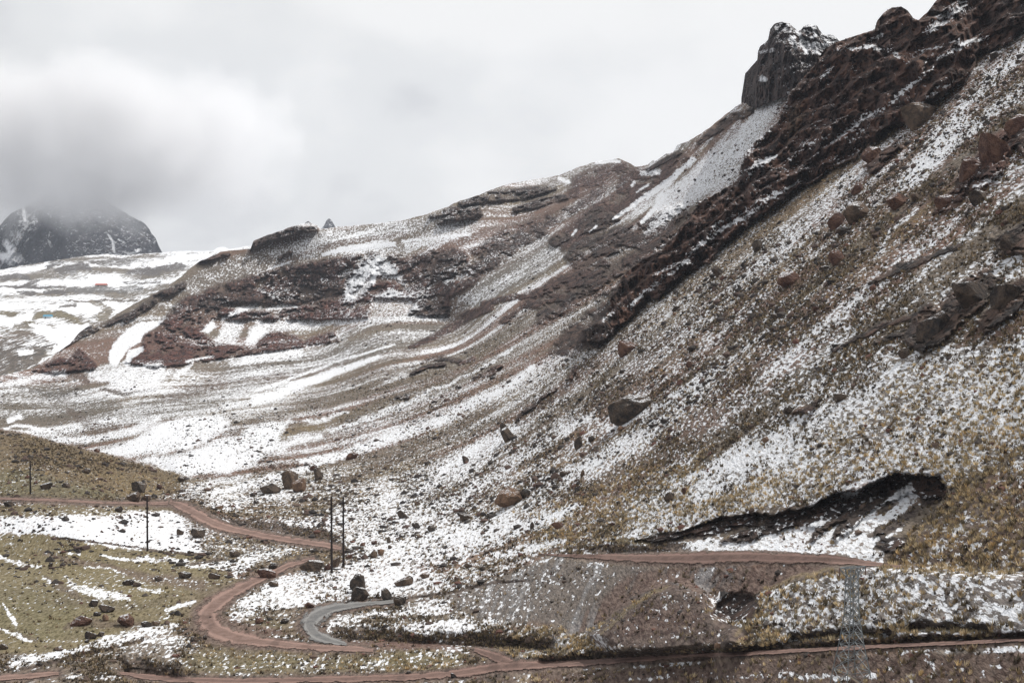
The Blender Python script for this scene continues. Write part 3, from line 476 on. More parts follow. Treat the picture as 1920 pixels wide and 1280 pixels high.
# bare ground colours: (kind, shape, colour, opacity, snow cover there[, soft])
RED, OLV, GLD, GRN, GRY, DBR = (0.125,0.062,0.048), (0.125,0.098,0.042), (0.17,0.118,0.040), (0.135,0.122,0.055), (0.13,0.122,0.115), (0.085,0.052,0.043)
SOILS = [
 ('p', [(0,806),(60,815),(180,848),(300,880),(345,892),(330,925),(200,938),(0,934)], (0.15,0.102,0.042), 1, .06, 3),
 ('p', [(0,870),(60,880),(120,900),(220,925),(240,936),(0,934)], GRN, .8, .10, 8),
 ('p', [(0,940),(200,946),(320,948),(325,958),(200,966),(90,968),(0,972)], (0.15,0.115,0.05), 1, .18, 3),
 ('p', [(0,992),(80,1000),(160,1014),(240,1028),(390,1040),(420,1070),(460,1085),(390,1130),(340,1165),(260,1185),(100,1225),(0,1245)], (0.185,0.150,0.068), 1, .10, 5),
 ('p', [(0,1110),(60,1100),(110,1110),(180,1160),(180,1190),(100,1200),(20,1190)], (0.15,0.13,0.055), .8, .05, 10),
 ('s', [(80,1040,4),(140,1050,5),(200,1060,6),(300,1088,12),(380,1095,12)], (0.12,0.075,0.06), .7, .15), ('s', [(85,1085,4),(120,1105,8),(150,1120,5)], (0.10,0.07,0.055), .7, .1),
 ('s', [(110,1130,8),(160,1125,12),(260,1140,8),(330,1115,6)], (0.09,0.07,0.035), .6, .12), ('s', [(120,1175,5),(180,1165,10),(260,1172,8)], (0.085,0.05,0.04), .6, .1),
 ('s', [(30,1180,3),(70,1200,5)], (0.11,0.08,0.06), .6, .1),
 ('p', [(345,1030),(430,1015),(470,1030),(460,1050),(400,1045)], (0.1,0.08,0.05), .7, .3, 6), ('p', [(330,965),(360,975),(400,1000),(440,1004),(600,1030),(560,1045),(470,1040),(400,1030),(360,1005)], (0.12,0.088,0.05), .8, .42, 6),
 ('s', [(345,945,3),(420,985,4),(450,1000,3)], (0.17,0.09,0.065), .6, .2),
 ('p', [(345,1170),(370,1190),(380,1215),(330,1235),(350,1262),(600,1262),(860,1250),(880,1222),(820,1210),(700,1226),(600,1224),(480,1214),(410,1200)], (0.14,0.115,0.045), .9, .3, 5),
 ('p', [(330,1168),(380,1180),(440,1205),(430,1212),(370,1205),(340,1190)], (0.13,0.075,0.058), .8, .15, 5),
 ('s', [(400,1160,10),(430,1165,14),(460,1178,10),(520,1185,8),(560,1180,6)], (0.13,0.07,0.055), .9, .1), ('s', [(470,1160,6),(540,1175,10),(560,1190,8)], (0.13,0.105,0.05), .7, .15),
 ('s', [(620,1204,6),(700,1205,12),(790,1206,12),(860,1212,8)], (0.12,0.055,0.042), .9, .02), ('s', [(600,1160,3),(612,1172,5),(608,1182,3)], (0.15,0.075,0.05), .7, .1),
 ('s', [(650,1165,6),(740,1160,8),(840,1158,8),(900,1160,10)], (0.12,0.09,0.05), .7, .25), ('s', [(780,1130,4),(850,1112,4),(930,1092,4),(1000,1090,5)], (0.12,.075,.06), .6, .2),
 ('p', [(840,1112),(960,1075),(1050,1046),(1140,1060),(1240,1062),(1240,1100),(1180,1140),(1110,1185),(1060,1180),(1000,1165),(900,1160),(850,1135)], (0.115,0.098,0.09), .9, .40, 8),
 ('p', [(1190,1070),(1250,1062),(1420,1058),(1560,1058),(1540,1072),(1450,1100),(1400,1120),(1330,1110),(1250,1100),(1170,1140),(1080,1190),(1060,1180),(1130,1120)], (0.100,0.056,0.045), .95, .10, 6),
 ('p', [(1100,1195),(1160,1140),(1225,1104),(1270,1096),(1330,1112),(1345,1160),(1400,1175),(1400,1200),(1340,1218),(1240,1220),(1150,1210)], (0.078,0.047,0.040), 1, .05, 8),
 ('p', [(1200,1225),(1260,1212),(1400,1205),(1450,1205),(1440,1218),(1300,1226)], (0.13,0.11,0.05), .8, .12, 5),
 ('p', [(1400,1175),(1430,1108),(1520,1072),(1560,1062),(1640,1060),(1925,1060),(1925,1190),(1560,1200),(1400,1210)], (0.095,0.068,0.052), 1, .52, 6),
 ('p', [(1000,1262),(1150,1252),(1400,1236),(1600,1226),(1925,1216),(1925,1300),(980,1300)], (0.105,0.060,0.047), 1, .06, 4),
 ('p', [(890,1300),(880,1262),(960,1262),(980,1300)], (0.11,0.07,0.058), 1, .05, 6), ('p', [(1640,1060),(1720,990),(1790,930),(1925,900),(1925,1060),(1760,1072)], (0.11,0.076,0.052), .7, .38, 25),
 ('p', [(1250,900),(1400,830),(1545,770),(1620,720),(1760,650),(1925,560),(1925,880),(1780,890),(1700,885),(1600,905),(1540,935),(1440,960),(1300,975),(1200,1000),(1180,960)], (0.115,0.090,0.064), .85, .66, 18),
 ('p', [(1050,1040),(1080,1018),(1130,1016),(1170,1034),(1120,1040)], (0.09,0.062,0.052), .9, .15, 5), ('s', [(1150,1012,4),(1180,1016,7),(1215,1020,5)], (0.17,0.125,0.04), .8, .1),
 ('s', [(960,880,7),(900,925,6),(840,965,6),(790,990,5)], RED, .6, .2), ('s', [(760,935,5),(870,870,6),(960,800,10),(1050,735,10),(1130,670,8)], (0.12,0.07,0.052), .8, .2),
 ('s', [(880,900,6),(980,845,8),(1080,790,10),(1160,720,14),(1240,650,16),(1320,580,14),(1400,500,10)], (0.12,0.068,0.052), .75, .26),
 ('s', [(1230,860,20),(1300,800,26),(1360,740,24),(1450,660,20),(1540,570,16),(1620,480,14),(1700,400,14),(1780,320,12)], (0.11,0.056,0.045), .75, .27),
 ('s', [(1090,925,12),(1160,890,18),(1240,850,22),(1330,820,18)], (0.115,0.075,0.048), .7, .25), ('s', [(1330,820,14),(1420,770,18),(1500,720,18),(1600,650,16)], (0.105,0.085,0.06), .6, .36),
 ('s', [(1480,640,10),(1560,620,18),(1640,600,20),(1720,570,14)], (0.085,0.062,0.048), .7, .30), ('s', [(1480,710,10),(1540,700,16),(1640,670,12)], (0.07,0.055,0.045), .7, .3),
 ('s', [(1380,860,5),(1430,818,4),(1530,745,4),(1580,705,5),(1640,655,4),(1700,615,3)], GLD, .5, .3), ('s', [(1500,560,4),(1600,500,4),(1700,420,4),(1790,350,4),(1860,290,4)], GLD, .6, .25),
 ('s', [(600,800,6),(540,810,10),(480,830,8)], GLD, .7, .15), ('s', [(380,850,3),(440,840,6),(500,832,6)], OLV, .7, .1), ('s', [(430,865,2),(480,855,4)], GLD, .6, .1),
 ('s', [(430,815,12),(520,780,20),(620,735,18),(700,690,14),(780,655,10)], (0.12,0.085,0.058), .7, .32), ('s', [(620,800,12),(720,755,14),(820,705,12),(900,660,12),(980,600,10)], (0.125,0.09,0.055), .65, .3),
 ('s', [(640,900,6),(740,860,10),(840,810,10),(930,760,8)], (0.115,0.075,0.055), .7, .25), ('s', [(560,930,14),(640,925,16),(700,900,12)], (0.12,0.085,0.05), .6, .35),
 ('p', [(0,745),(100,725),(180,735),(240,760),(300,740),(380,720),(440,735),(400,770),(300,790),(200,790),(80,790),(0,775)], (0.095,0.082,0.062), .85, .33, 12),
 ('s', [(130,770,6),(180,805,12),(220,800,8)], (0.1,0.065,0.05), .7, .2), ('s', [(20,720,3),(110,745,8),(150,730,6)], (0.05,.048,.045), .6, .2), ('s', [(190,730,3),(230,738,5),(290,730,4)], (0.045,.035,.036), .8, .1),
 ('s', [(310,745,10),(400,720,16),(460,700,10)], (0.11,0.075,0.062), .7, .3), ('s', [(120,700,4),(150,705,8),(165,718,5)], (0.09,0.05,0.042), .8, .1), ('s', [(290,690,4),(330,685,8),(350,676,3)], (0.13,0.07,0.058), .7, .3),
 ('p', [(420,690),(600,660),(760,610),(860,600),(800,640),(700,670),(560,710),(440,740)], (0.12,0.115,0.105), .6, .42, 12),
 ('p', [(470,468),(600,440),(700,425),(800,405),(880,420),(880,440),(760,440),(660,450),(560,480),(480,520),(380,545),(300,560),(380,500)], (0.12,0.10,0.082), .8, .40, 8),
 ('s', [(560,478,4),(640,455,6),(720,445,6),(760,438,5)], (0.14,0.08,0.068), .6, .3), ('s', [(870,450,8),(940,425,6),(1000,400,5)], (0.12,0.07,0.058), .7, .2),
 ('p', [(860,560),(900,510),(960,470),(1020,430),(1060,470),(1020,510),(960,540),(900,575)], (0.125,0.118,0.105), .7, .50, 10),
 ('s', [(1100,385,6),(1150,350,6),(1130,360,5)], (.12,.11,.09), .5, .5), ('p', [(1080,315),(1130,305),(1130,312),(1060,345),(1000,350),(1010,337)], (0.15,0.12,0.105), .7, .35, 5),
 ('s', [(1040,660,8),(1090,610,10),(1130,560,8)], (0.125,0.115,0.09), .6, .5),
]
SOILS += [('s', [(1120,1190,3),(1175,1142,4),(1225,1106,4),(1250,1100,3)], (0.17,0.125,0.06), .8, .15), ('s', [(1270,1097,3),(1310,1108,3),(1335,1135,3),(1350,1160,3)], (0.14,0.09,0.07), .8, .02), ('s', [(1340,1165,4),(1310,1195,6),(1250,1212,6)], (0.055,0.034,0.028), .6, .02),
  ('s', [(0,1110,1.6),(30,1086,1.6),(62,1068,1.4)], (0.20,0.17,0.10), .8, .1), ('s', [(0,1112,2),(40,1140,2.2),(80,1172,2.4),(100,1186,2)], (0.20,0.175,0.09), .7, .05), ('s', [(1560,1064,3),(1500,1078,4),(1440,1108,4),(1400,1150,4),(1380,1190,4)], (0.2,0.145,0.06), .6, .3),
  ('s', [(1180,1176,20),(1240,1160,34),(1300,1160,20)], (0.10,0.048,0.038), .6, .04), ('s', [(700,1206,5),(790,1207,7),(860,1210,5)], (0.13,0.06,0.045), .6, .02),
  ('s', [(1090,1000,6),(1020,1010,5),(960,1030,4)], (0.15,0.09,0.06), .5, .25), ('s', [(1010,870,5),(1120,790,7),(1240,690,9),(1380,560,9),(1500,450,8),(1600,370,6)], (0.15,0.078,0.058), .5, .3)]
# strength of tussock grass
TUFTS = [('p', [(1180,1010),(1300,960),(1450,880),(1560,790),(1700,680),(1925,540),(1925,1200),(1380,1215),(1440,1110),(1560,1062),(1660,1060),(1776,930),(1760,890),(1680,885),(1560,925),(1440,962),(1300,985)], .55, 30),
  ('s', [(1640,1062,6),(1760,1068,10),(1925,1080,14)], .9, .5), ('s', [(1480,1110,10),(1540,1080,12),(1600,1072,6)], .85, .5), ('p', [(1400,1205),(1430,1120),(1520,1080),(1925,1075),(1925,1190)], .62, 12), ('p', [(900,1300),(1000,1262),(1925,1216),(1925,1300)], .24, 6),
  ('p', [(340,1180),(430,1215),(860,1220),(860,1260),(350,1262)], .4, 8), ('p', [(0,806),(345,892),(300,935),(0,934)], .5, 8), ('p', [(900,1240),(980,1165),(1090,1180),(1140,1220),(1000,1240)], .5, 12),
  ('s', [(1280,960,8),(1380,930,12),(1500,890,14),(1600,820,14)], .75, .6), ('s', [(480,830,8),(540,808,10),(600,800,6)], .6, .6), ('s', [(1110,1180,6),(1180,1140,6),(1230,1105,5)], .5, .6), ('p', [(345,1000),(400,985),(620,1035),(560,1060),(450,1060)], .4, 10),
  ('p', [(1000,960),(1180,880),(1330,840),(1300,960),(1150,1020),(1000,1040)], .38, 20)]

SMOOTH = [([(0,938),(320,945),(345,1000),(400,1040),(440,1070),(460,1085),(390,1130),(340,1165),(260,1185),(100,1225),(-40,1245),(-40,938)], .88, 8),
  ([(345,1170),(370,1190),(380,1215),(330,1235),(350,1262),(600,1262),(860,1250),(880,1222),(820,1210),(700,1226),(600,1224),(480,1214),(410,1200)], .5, 8),
  ([(1100,1195),(1160,1140),(1225,1104),(1270,1096),(1330,1112),(1345,1160),(1400,1175),(1400,1200),(1340,1218),(1240,1220),(1150,1210)], .75, 8),
  ([(840,1112),(960,1075),(1050,1040),(1440,1030),(1570,1058),(1540,1072),(1450,1100),(1400,1120),(1330,1110),(1250,1100),(1170,1140),(1080,1190),(1000,1165),(900,1160),(850,1135)], .85, 6),
  ([(1200,1018),(1360,960),(1500,950),(1680,885),(1776,893),(1770,945),(1700,1000),(1660,1062),(1300,1040)], .9, 4),
  ([(960,1250),(1150,1245),(1400,1232),(1600,1222),(1925,1208),(1960,1300),(940,1320)], .72, 8),
  ([(0,806),(345,892),(330,925),(0,934)], .35, 8), ([(620,1200),(860,1205),(860,1222),(640,1216)], .8, 4), ([(345,1170),(400,1150),(560,1160),(560,1190),(400,1200)], .7, 6)]
# what reaches the left or right edge of the photo goes on beyond it
def extend(pts): return [((-900,) + tuple(p[1:]) if p[0] <= 0 else ((2700,) + tuple(p[1:]) if 1925 <= p[0] <= 1960 else p)) for p in pts]
SOILS = [(e[0], extend(e[1]) if e[0] == 'p' else e[1], *e[2:]) for e in SOILS]; SNOWS = [(e[0], extend(e[1]) if e[0] == 'p' else e[1], *e[2:]) for e in SNOWS]
TUFTS = [(e[0], extend(e[1]) if e[0] == 'p' else e[1], *e[2:]) for e in TUFTS]; SMOOTH = [(extend(e[0]), *e[1:]) for e in SMOOTH]
def ROUGH(px, py):
    r = np.ones(px.shape)
    for pts, k, sf in SMOOTH: r = np.minimum(r, 1 - k * poly(px, py, pts, sf))
    return np.minimum(r, 1 - .45 * poly(px, py, TUFTS[0][1], 30))
def apply_mask(e, px, py):
    return poly(px, py, e[1], e[-1] if e[0] == 'p' else 4) if e[0] == 'p' else stroke(px, py, e[1], 0.55)

RIBS = [[(1512,1020),(1535,990),(1560,972),(1600,945),(1650,918),(1700,896),(1705,906),(1660,938),(1615,965),(1585,992),(1568,1014),(1560,1010),(1578,980),(1545,998),(1528,1016)],
  [(1345,1018),(1388,994),(1440,982),(1500,968),(1548,950),(1560,958),(1500,986),(1440,1002),(1400,1012)], [(1625,1008),(1640,992),(1690,968),(1725,945),(1735,955),(1690,985),(1655,1008)],
  [(1636,1030),(1655,1006),(1700,1008),(1696,1026),(1668,1034)], [(1235,1018),(1290,1000),(1345,985),(1400,978),(1370,992),(1310,1008)], [(1720,905),(1770,905),(1770,935),(1735,950)], [(1640,960),(1665,940),(1680,945),(1660,965)]]
FILL = [(830,1112),(960,1072),(1050,1042),(1140,1056),(1300,1064),(1440,1056),(1600,1060),(1540,1078),(1450,1102),(1400,1118),(1330,1110),(1250,1100),(1170,1140),(1080,1190),(1000,1168),(900,1162),(850,1138)]
def terrain_fields(px, py):
    d = base_disparity(px, py); Y = 1 / d
    u, wz = rays(px, py)
    X, Z = u * Y, wz * Y
    # edges of every authored shape are ragged: the outlines are looked up with a small wobble
    a = 11.0 * (fbm(px / 40, py / 40, o=5, s=5, gain=.72) - .5) * 2; b = 11.0 * (fbm(px / 40, py / 40, o=5, s=25, gain=.72) - .5) * 2
    wx, wy = px + a, py + b * .8
    q_ = 1 - .62 * sst(560, 750, Y); wx, wy = px + a * q_, py + b * .8 * q_
    lY = np.log(Y)
    st = fbm(lY * 26 + X * .004, X * .012 + Z * .012, o=5, s=40, gain=.62)       # streaks down the fall line
    st2 = fbm(lY * 90, X * .03 + Z * .03, o=3, s=60, gain=.6)
    lo = fbm(X * .02, Y * .02, Z * .02, o=4, s=80)
    hue = fbm(lY * 14 + 9, X * .008, o=4, s=95, gain=.55)
    g = np.empty((len(px), 3), np.float32)
    A, B, G3 = np.array((0.185,0.092,0.062)), np.array((0.175,0.138,0.103)), np.array((0.20,0.145,0.070))
    k1 = sst(.38, .58, hue)[:, None]; k2 = sst(.5, .66, lo)[:, None]
    g[:] = (A * (1 - k1) + B * k1) * (1 - .6 * k2) + G3 * .6 * k2
    snow = .40 + 1.35 * (st - .5) + .5 * (st2 - .5) + .3 * (lo - .5)
    dist_fade = sst(450, 800, Y) * .09; snow = snow - dist_fade
    rock = np.zeros(len(px), np.float32); tuft = np.zeros(len(px), np.float32) + .18 * sst(.45, .6, lo); rel = np.zeros(len(px), np.float32)
    for e in SOILS:
        m = (poly(wx, wy, e[1], e[5]) if e[0] == 'p' else stroke(wx, wy, e[1], 0.7)) * e[3]
        g = g * (1 - m[:, None]) + np.array(e[2]) * m[:, None]
        snow = snow * (1 - m) + (e[4] + .45 * (st2 - .5) + .35 * (st - .5)) * m
    for e in TUFTS:
        m = poly(wx, wy, e[1], e[3]) if e[0] == 'p' else stroke(wx, wy, e[1], e[3])
        tuft = np.maximum(tuft, e[2] * m * (.55 + .9 * sst(.3, .7, lo)))
    for e in ROCKS:
        m = poly(wx, wy, e[1], e[4]) if e[0] == 'p' else stroke(wx, wy, e[1], 0.45)
        if e[3] > .9:
            m = cliff_mask(px, py, a * .4, b * .4, 5)
        elif e[3] > .22: m = m * (.5 + .5 * sst(.36, .50, fbm(wx / 22 + wy / 60, wy / 13, o=4, s=620, gain=.6)))
        g = g * (1 - m[:, None]) + np.array(e[2]) * m[:, None]
        snow = snow * (1 - m) + (np.where(e[3] > .9, -.24, -.26) + .5 * (st2 - .5) + .9 * (lo - .5)) * m
        rock = np.maximum(rock, m); tuft = tuft * (1 - m); rel = np.maximum(rel, m * e[3])
    for e in SNOWS:
        m = (poly(wx, wy, e[1], e[4] * 1.6) if e[0] == 'p' else stroke(wx, wy, e[1], 0.95)) * e[3]
        snow = snow * (1 - m) + e[2] * m; rock = rock * (1 - m * sst(.6, 1, e[2] * np.ones(1))[0]); tuft = tuft * (1 - m * .7)
    sb = fbm((X - 1.05 * Z) * 1.3, (X + Z) * .10, o=4, s=640, gain=.6); fm = poly(wx, wy, FILL, 5)
    snow = snow + fm * (1.0 * (sb - .5) - .24); g = g * (1 + fm * (.25 - .75 * sst(.40, .62, sb)))[:, None]
    for e in [([(1470,260),(1480,215),(1500,190),(1512,205),(1495,250),(1478,272)], (0.15,0.10,0.062)), ([(1365,380),(1380,345),(1392,370),(1385,420),(1368,415)], (0.13,0.075,0.05)), ([(1600,170),(1618,120),(1640,110),(1642,150),(1620,190)], (0.10,0.058,0.045)), ([(1180,560),(1190,530),(1215,520),(1210,570)], (0.10,0.058,0.04)), ([(1540,200),(1560,170),(1580,200),(1560,240)], (0.085,0.045,0.035)), ([(1260,500),(1290,480),(1300,500),(1270,520)], (0.1,0.055,0.04))]:
        m = poly(wx, wy, e[0], 8) * .8 * sst(.3, .55, st2 * 0 + fbm(X * .3, Z * .06, o=3, s=920)); g = g * (1 - m[:, None]) + np.array(e[1]) * m[:, None]
    # thin dusting that lets the soil show through
    du = .30 * sst(.30, .62, snow) * (1 - rock) * (1 - fm) + fm * .42 * sst(.50, .66, sb) * sst(.35, .6, lo + .12)
    g = g * (1 - du[:, None]) + np.array((.50, .50, .52)) * du[:, None]; snow = snow - .10 * du / .3 * (fm > .5)
    for rb in RIBS:
        m = poly(wx, wy, rb, 2.5); g = g * (1 - m[:, None]) + np.array((0.036, 0.022, 0.019)) * m[:, None]; snow = snow * (1 - m) - .1 * m
    sh = np.zeros(len(px), np.float32)
    for r in ROADS_ALL: sh = np.maximum(sh, stroke(wx, wy, [(x, y, h * 1.7 + 5) for x, y, h in r], .9))
    sh *= .75; g = g * (1 - sh[:, None]) + np.array((0.115, 0.074, 0.056)) * sh[:, None]; snow = snow - .28 * sh
    rd = np.zeros(len(px), np.float32)
    for r in ROADS_ALL: rd = np.maximum(rd, stroke(px, py, [(x, y, h + 3.0) for x, y, h in r], .35))
    pf = poly(px, py, [(1060,1046),(1150,1036),(1300,1033),(1440,1032),(1560,1040),(1650,1056),(1560,1062),(1440,1056),(1300,1064),(1180,1060)], 3)
    rd = np.maximum(rd, pf)
    g = g * (1 - rd[:, None]) + np.array((0.12, 0.075, 0.06)) * rd[:, None]
    snow = snow * (1 - rd) - .2 * rd; tuft *= (1 - rd); rock *= (1 - rd)
    # ---- relief, metres along the view, scaled with distance
    s = Y / 400.0
    und = (fbm(X * .035, Y * .035, Z * .035, o=4, s=120) - .5) * 6.0 * s
    gul = (fbm(lY * 30, X * .01, o=4, s=40, gain=.6) - .5) * 3.0 * s * (1 - np.clip(rel, 0, 1))
    fine = (fbm(X * .35, Y * .35, Z * .35, o=3, s=140) - .5) * 1.1
    dY = (und + gul + fine) * (1 - rd) * .55
    rr = fbm(X * .085 + Z * .01, Y * .02, Z * .03, o=6, s=160, gain=.58, ridged=True) - .55; blk = np.floor(fbm(X * .11, Y * .02, Z * .05, o=3, s=165) * 9) / 9 - .5
    r3 = fbm(X * .3, Y * .08, Z * .17, o=4, s=180, gain=.6, ridged=True) - .5
    led = fbm(X * .02 + Z * .02, Z * .12, o=3, s=200) - .5
    big = np.clip(rel, 0, 1)
    dY = dY - big * (rr * 26 + r3 * 16 + led * 6 + np.where(rel > .9, blk * 22, blk * 6)) * s * np.where(rel > .9, .9, .55) - sst(0, .6, rel) * np.where(rel < .95, 5.0, 2.0) * s
    for line, up, amp in BANKS:
        fy = np.interp(px, [p[0] for p in line], [p[1] for p in line]); t = (fy - py) / up
        t = t + np.where(t > .3, (b * .5 + a * .3) / up, 0)
        e = sst(line[0][0] - 12, line[0][0] + 12, px) * (1 - sst(line[-1][0] - 12, line[-1][0] + 12, px))
        nz = .65 + .7 * vn(px / 16, py / 50, s=300)
        prof = np.where(t < 0, np.clip(1 + t * up / 9.0, 0, 1), np.clip(1 - t / nz, 0, 1))
        dY = dY + amp * e * prof
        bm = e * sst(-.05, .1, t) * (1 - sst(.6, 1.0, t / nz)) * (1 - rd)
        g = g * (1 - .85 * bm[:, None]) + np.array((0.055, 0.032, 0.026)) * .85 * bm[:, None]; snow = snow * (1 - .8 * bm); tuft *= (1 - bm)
    lm = poly(wx, wy, LIP, 3.0)
    dY = dY + lm * 9.0 * np.clip((1040 - py) / 110.0, 0, 1)
    pit = poly(wx, wy, [(1336,1148),(1352,1128),(1372,1116),(1405,1114),(1425,1128),(1405,1158),(1375,1166),(1350,1160)], 5); dY = dY + pit * 2.5
    Yn = Y + dY
    return u * Yn, Yn, wz * Yn, g, np.clip(np.where(snow > .55, .55 + (snow - .55) * .66, snow) + .22 * (fbm(X * .12, Y * .04, Z * .12, o=3, s=900) - .5), -.5, 1.4), np.clip(tuft, 0, 1), rock

def sheet(name, cols, rows, top, bottom, fields, mat, drop, edge=0.0, depth=1.0):
    """grid that follows its own skyline, then falls away behind it"""
    nc = len(cols); tp = top(cols)
    if edge: tp = tp + edge * (fbm(cols / 9.0, cols * 0 + 3.3, o=4, s=int(abs(drop)), gain=.65) - .5) * 2
    t = np.linspace(0, 1, rows)
    PY = tp[None, :] + (bottom - tp)[None, :] * t[:, None]; PX = np.broadcast_to(cols[None, :], PY.shape)
    x, y, z, g, sn, tf, rk = fields(PX.ravel().astype(np.float64), PY.ravel().astype(np.float64))
    x, y, z = (v.reshape(PY.shape) for v in (x, y, z))
    bk = []                                     # the far side of the ridge
    for k, (q, dz) in enumerate(((.004, .003), (.02, .02), (.07, .09), (.2, .28))):
        q, dz = q * depth, dz * depth
        bk.append((x[0] * (1 + q) , y[0] * (1 + q), z[0] * (1 + q) - y[0] * dz))
    bx = np.array([b[0] for b in bk][::-1]); by = np.array([b[1] for b in bk][::-1]); bz = np.array([b[2] for b in bk][::-1])
    co = np.stack([np.vstack([bx, x]), np.vstack([by, y]), np.vstack([bz, z])], axis=-1).reshape(-1, 3)
    R = rows + len(bk); idx = np.arange(R * nc).reshape(R, nc)
    f = np.stack([idx[:-1, :-1], idx[1:, :-1], idx[1:, 1:], idx[:-1, 1:]], axis=-1).reshape(-1, 4)
    me = mesh_np(name, co, f); nb = len(bk) * nc
    rep = lambda v: np.concatenate([np.tile(v[:nc], (len(bk),) + (1,) * (v.ndim - 1)), v])
    color_attr(me, 'ground', rep(g)); ro = ROUGH(PX.ravel(), PY.ravel()) if mat is M_TERR else np.ones(PX.size)
    color_attr(me, 'cover', np.stack([rep(sn), rep(tf), rep(rk)], axis=1), rep(ro))
    me.materials.append(mat); o = tag(link(name, me), kind='structure')
    return o, dict(cols=cols, tp=tp, bottom=bottom, rows=rows, x=x, y=y, z=z, tuft=tf.reshape(PY.shape), snow=sn.reshape(PY.shape), rock=rk.reshape(PY.shape), py=PY, rough=ro.reshape(PY.shape))

Q = globals().get('QUALITY', 1.0)
cols = np.concatenate([np.linspace(-900, -260, 50)[:-1], np.linspace(-260, -12, 60)[:-1], np.linspace(-12, 1932, int(1300 * Q)), np.linspace(1932, 2190, 60)[1:], np.linspace(2190, 2800, 40)[1:]])
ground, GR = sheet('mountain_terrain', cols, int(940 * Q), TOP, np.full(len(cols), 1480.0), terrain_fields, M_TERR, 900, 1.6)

def surf(px, py, G=None):
    """point of a sheet under a photo pixel"""
    G = G or GR
    c = float(np.interp(px, G['cols'], np.arange(len(G['cols'])))); i = int(min(max(c, 0), len(G['cols']) - 2)); fc = c - i
    r = (py - G['tp'][i]) / (G['bottom'][i] - G['tp'][i]) * (G['rows'] - 1); j = int(min(max(r, 0), G['rows'] - 2)); fr = min(max(r - j, 0), 1)
    p = lambda a: (a[j, i] * (1 - fc) + a[j, i + 1] * fc) * (1 - fr) + (a[j + 1, i] * (1 - fc) + a[j + 1, i + 1] * fc) * fr
    return Vector((float(p(G['x'])), float(p(G['y'])), float(p(G['z']))))
def at(px, py, Y):
    u, wz = rays(float(px), float(py)); return Vector((u * Y, Y, wz * Y))

# ------------------------------------------------------------ far plateau with moraines
far_d = TPS([(-260,800,1150),(-260,500,2700),(0,720,1250),(0,640,1500),(200,640,1550),(0,600,1700),(250,600,1750),(0,560,2000),(300,560,2000),(0,530,2300),(250,530,2350),(0,503,2800),(200,476,2900),(350,470,2900),(480,455,2950),(300,720,1300),(480,600,1900)])
FTOP = pl([(-300,512),(0,506),(30,500),(60,495),(100,489),(140,482),(175,478),(200,476),(230,479),(262,476),(300,474),(330,471),(352,470),(378,471),(400,470),(408,464),(420,463),(430,467),(460,462),(520,458)])
FDARK = [('s', [(85,502,4),(100,496,8),(118,492,4)], RG), ('s', [(112,512,5),(140,502,10),(155,498,9),(172,505,4)], RG), ('s', [(165,490,3),(200,492,9),(235,490,8),(260,486,3)], (0.085,0.078,0.07)),
  ('s', [(0,520,6),(30,516,7),(55,522,4)], RG), ('s', [(28,540,3),(60,530,5),(72,526,3)], RG), ('s', [(240,512,4),(270,508,9),(300,505,9),(340,498,6)], RG), ('s', [(35,548,3),(60,548,4)], RG), ('s', [(80,548,3),(125,550,5)], RG),
  ('s', [(0,537,2),(80,538,3),(125,540,2)], RG), ('s', [(130,545,5),(180,545,7),(260,540,7)], (0.12,0.12,0.118)), ('s', [(185,512,2),(230,530,1.5),(300,528,2)], RG), ('s', [(110,562,1.5),(190,566,2),(250,560,1.5)], (0.12,.10,.08)),
  ('s', [(50,600,8),(80,592,10),(115,590,9),(145,602,6)], (0.16,0.13,0.06)), ('s', [(0,640,10),(40,630,12),(90,640,10)], (0.12,0.085,0.06)), ('p', [(-260,640),(0,640),(60,632),(110,640),(90,665),(50,690),(0,705),(-260,760)], (0.085,0.068,0.055)),
  ('s', [(0,585,5),(30,590,6)], (0.16,0.13,0.07)), ('s', [(110,575,3),(140,572,4)], (.1,.09,.08)), ('s', [(170,565,4),(200,580,8),(190,600,6)], (0.2,0.17,0.12))]
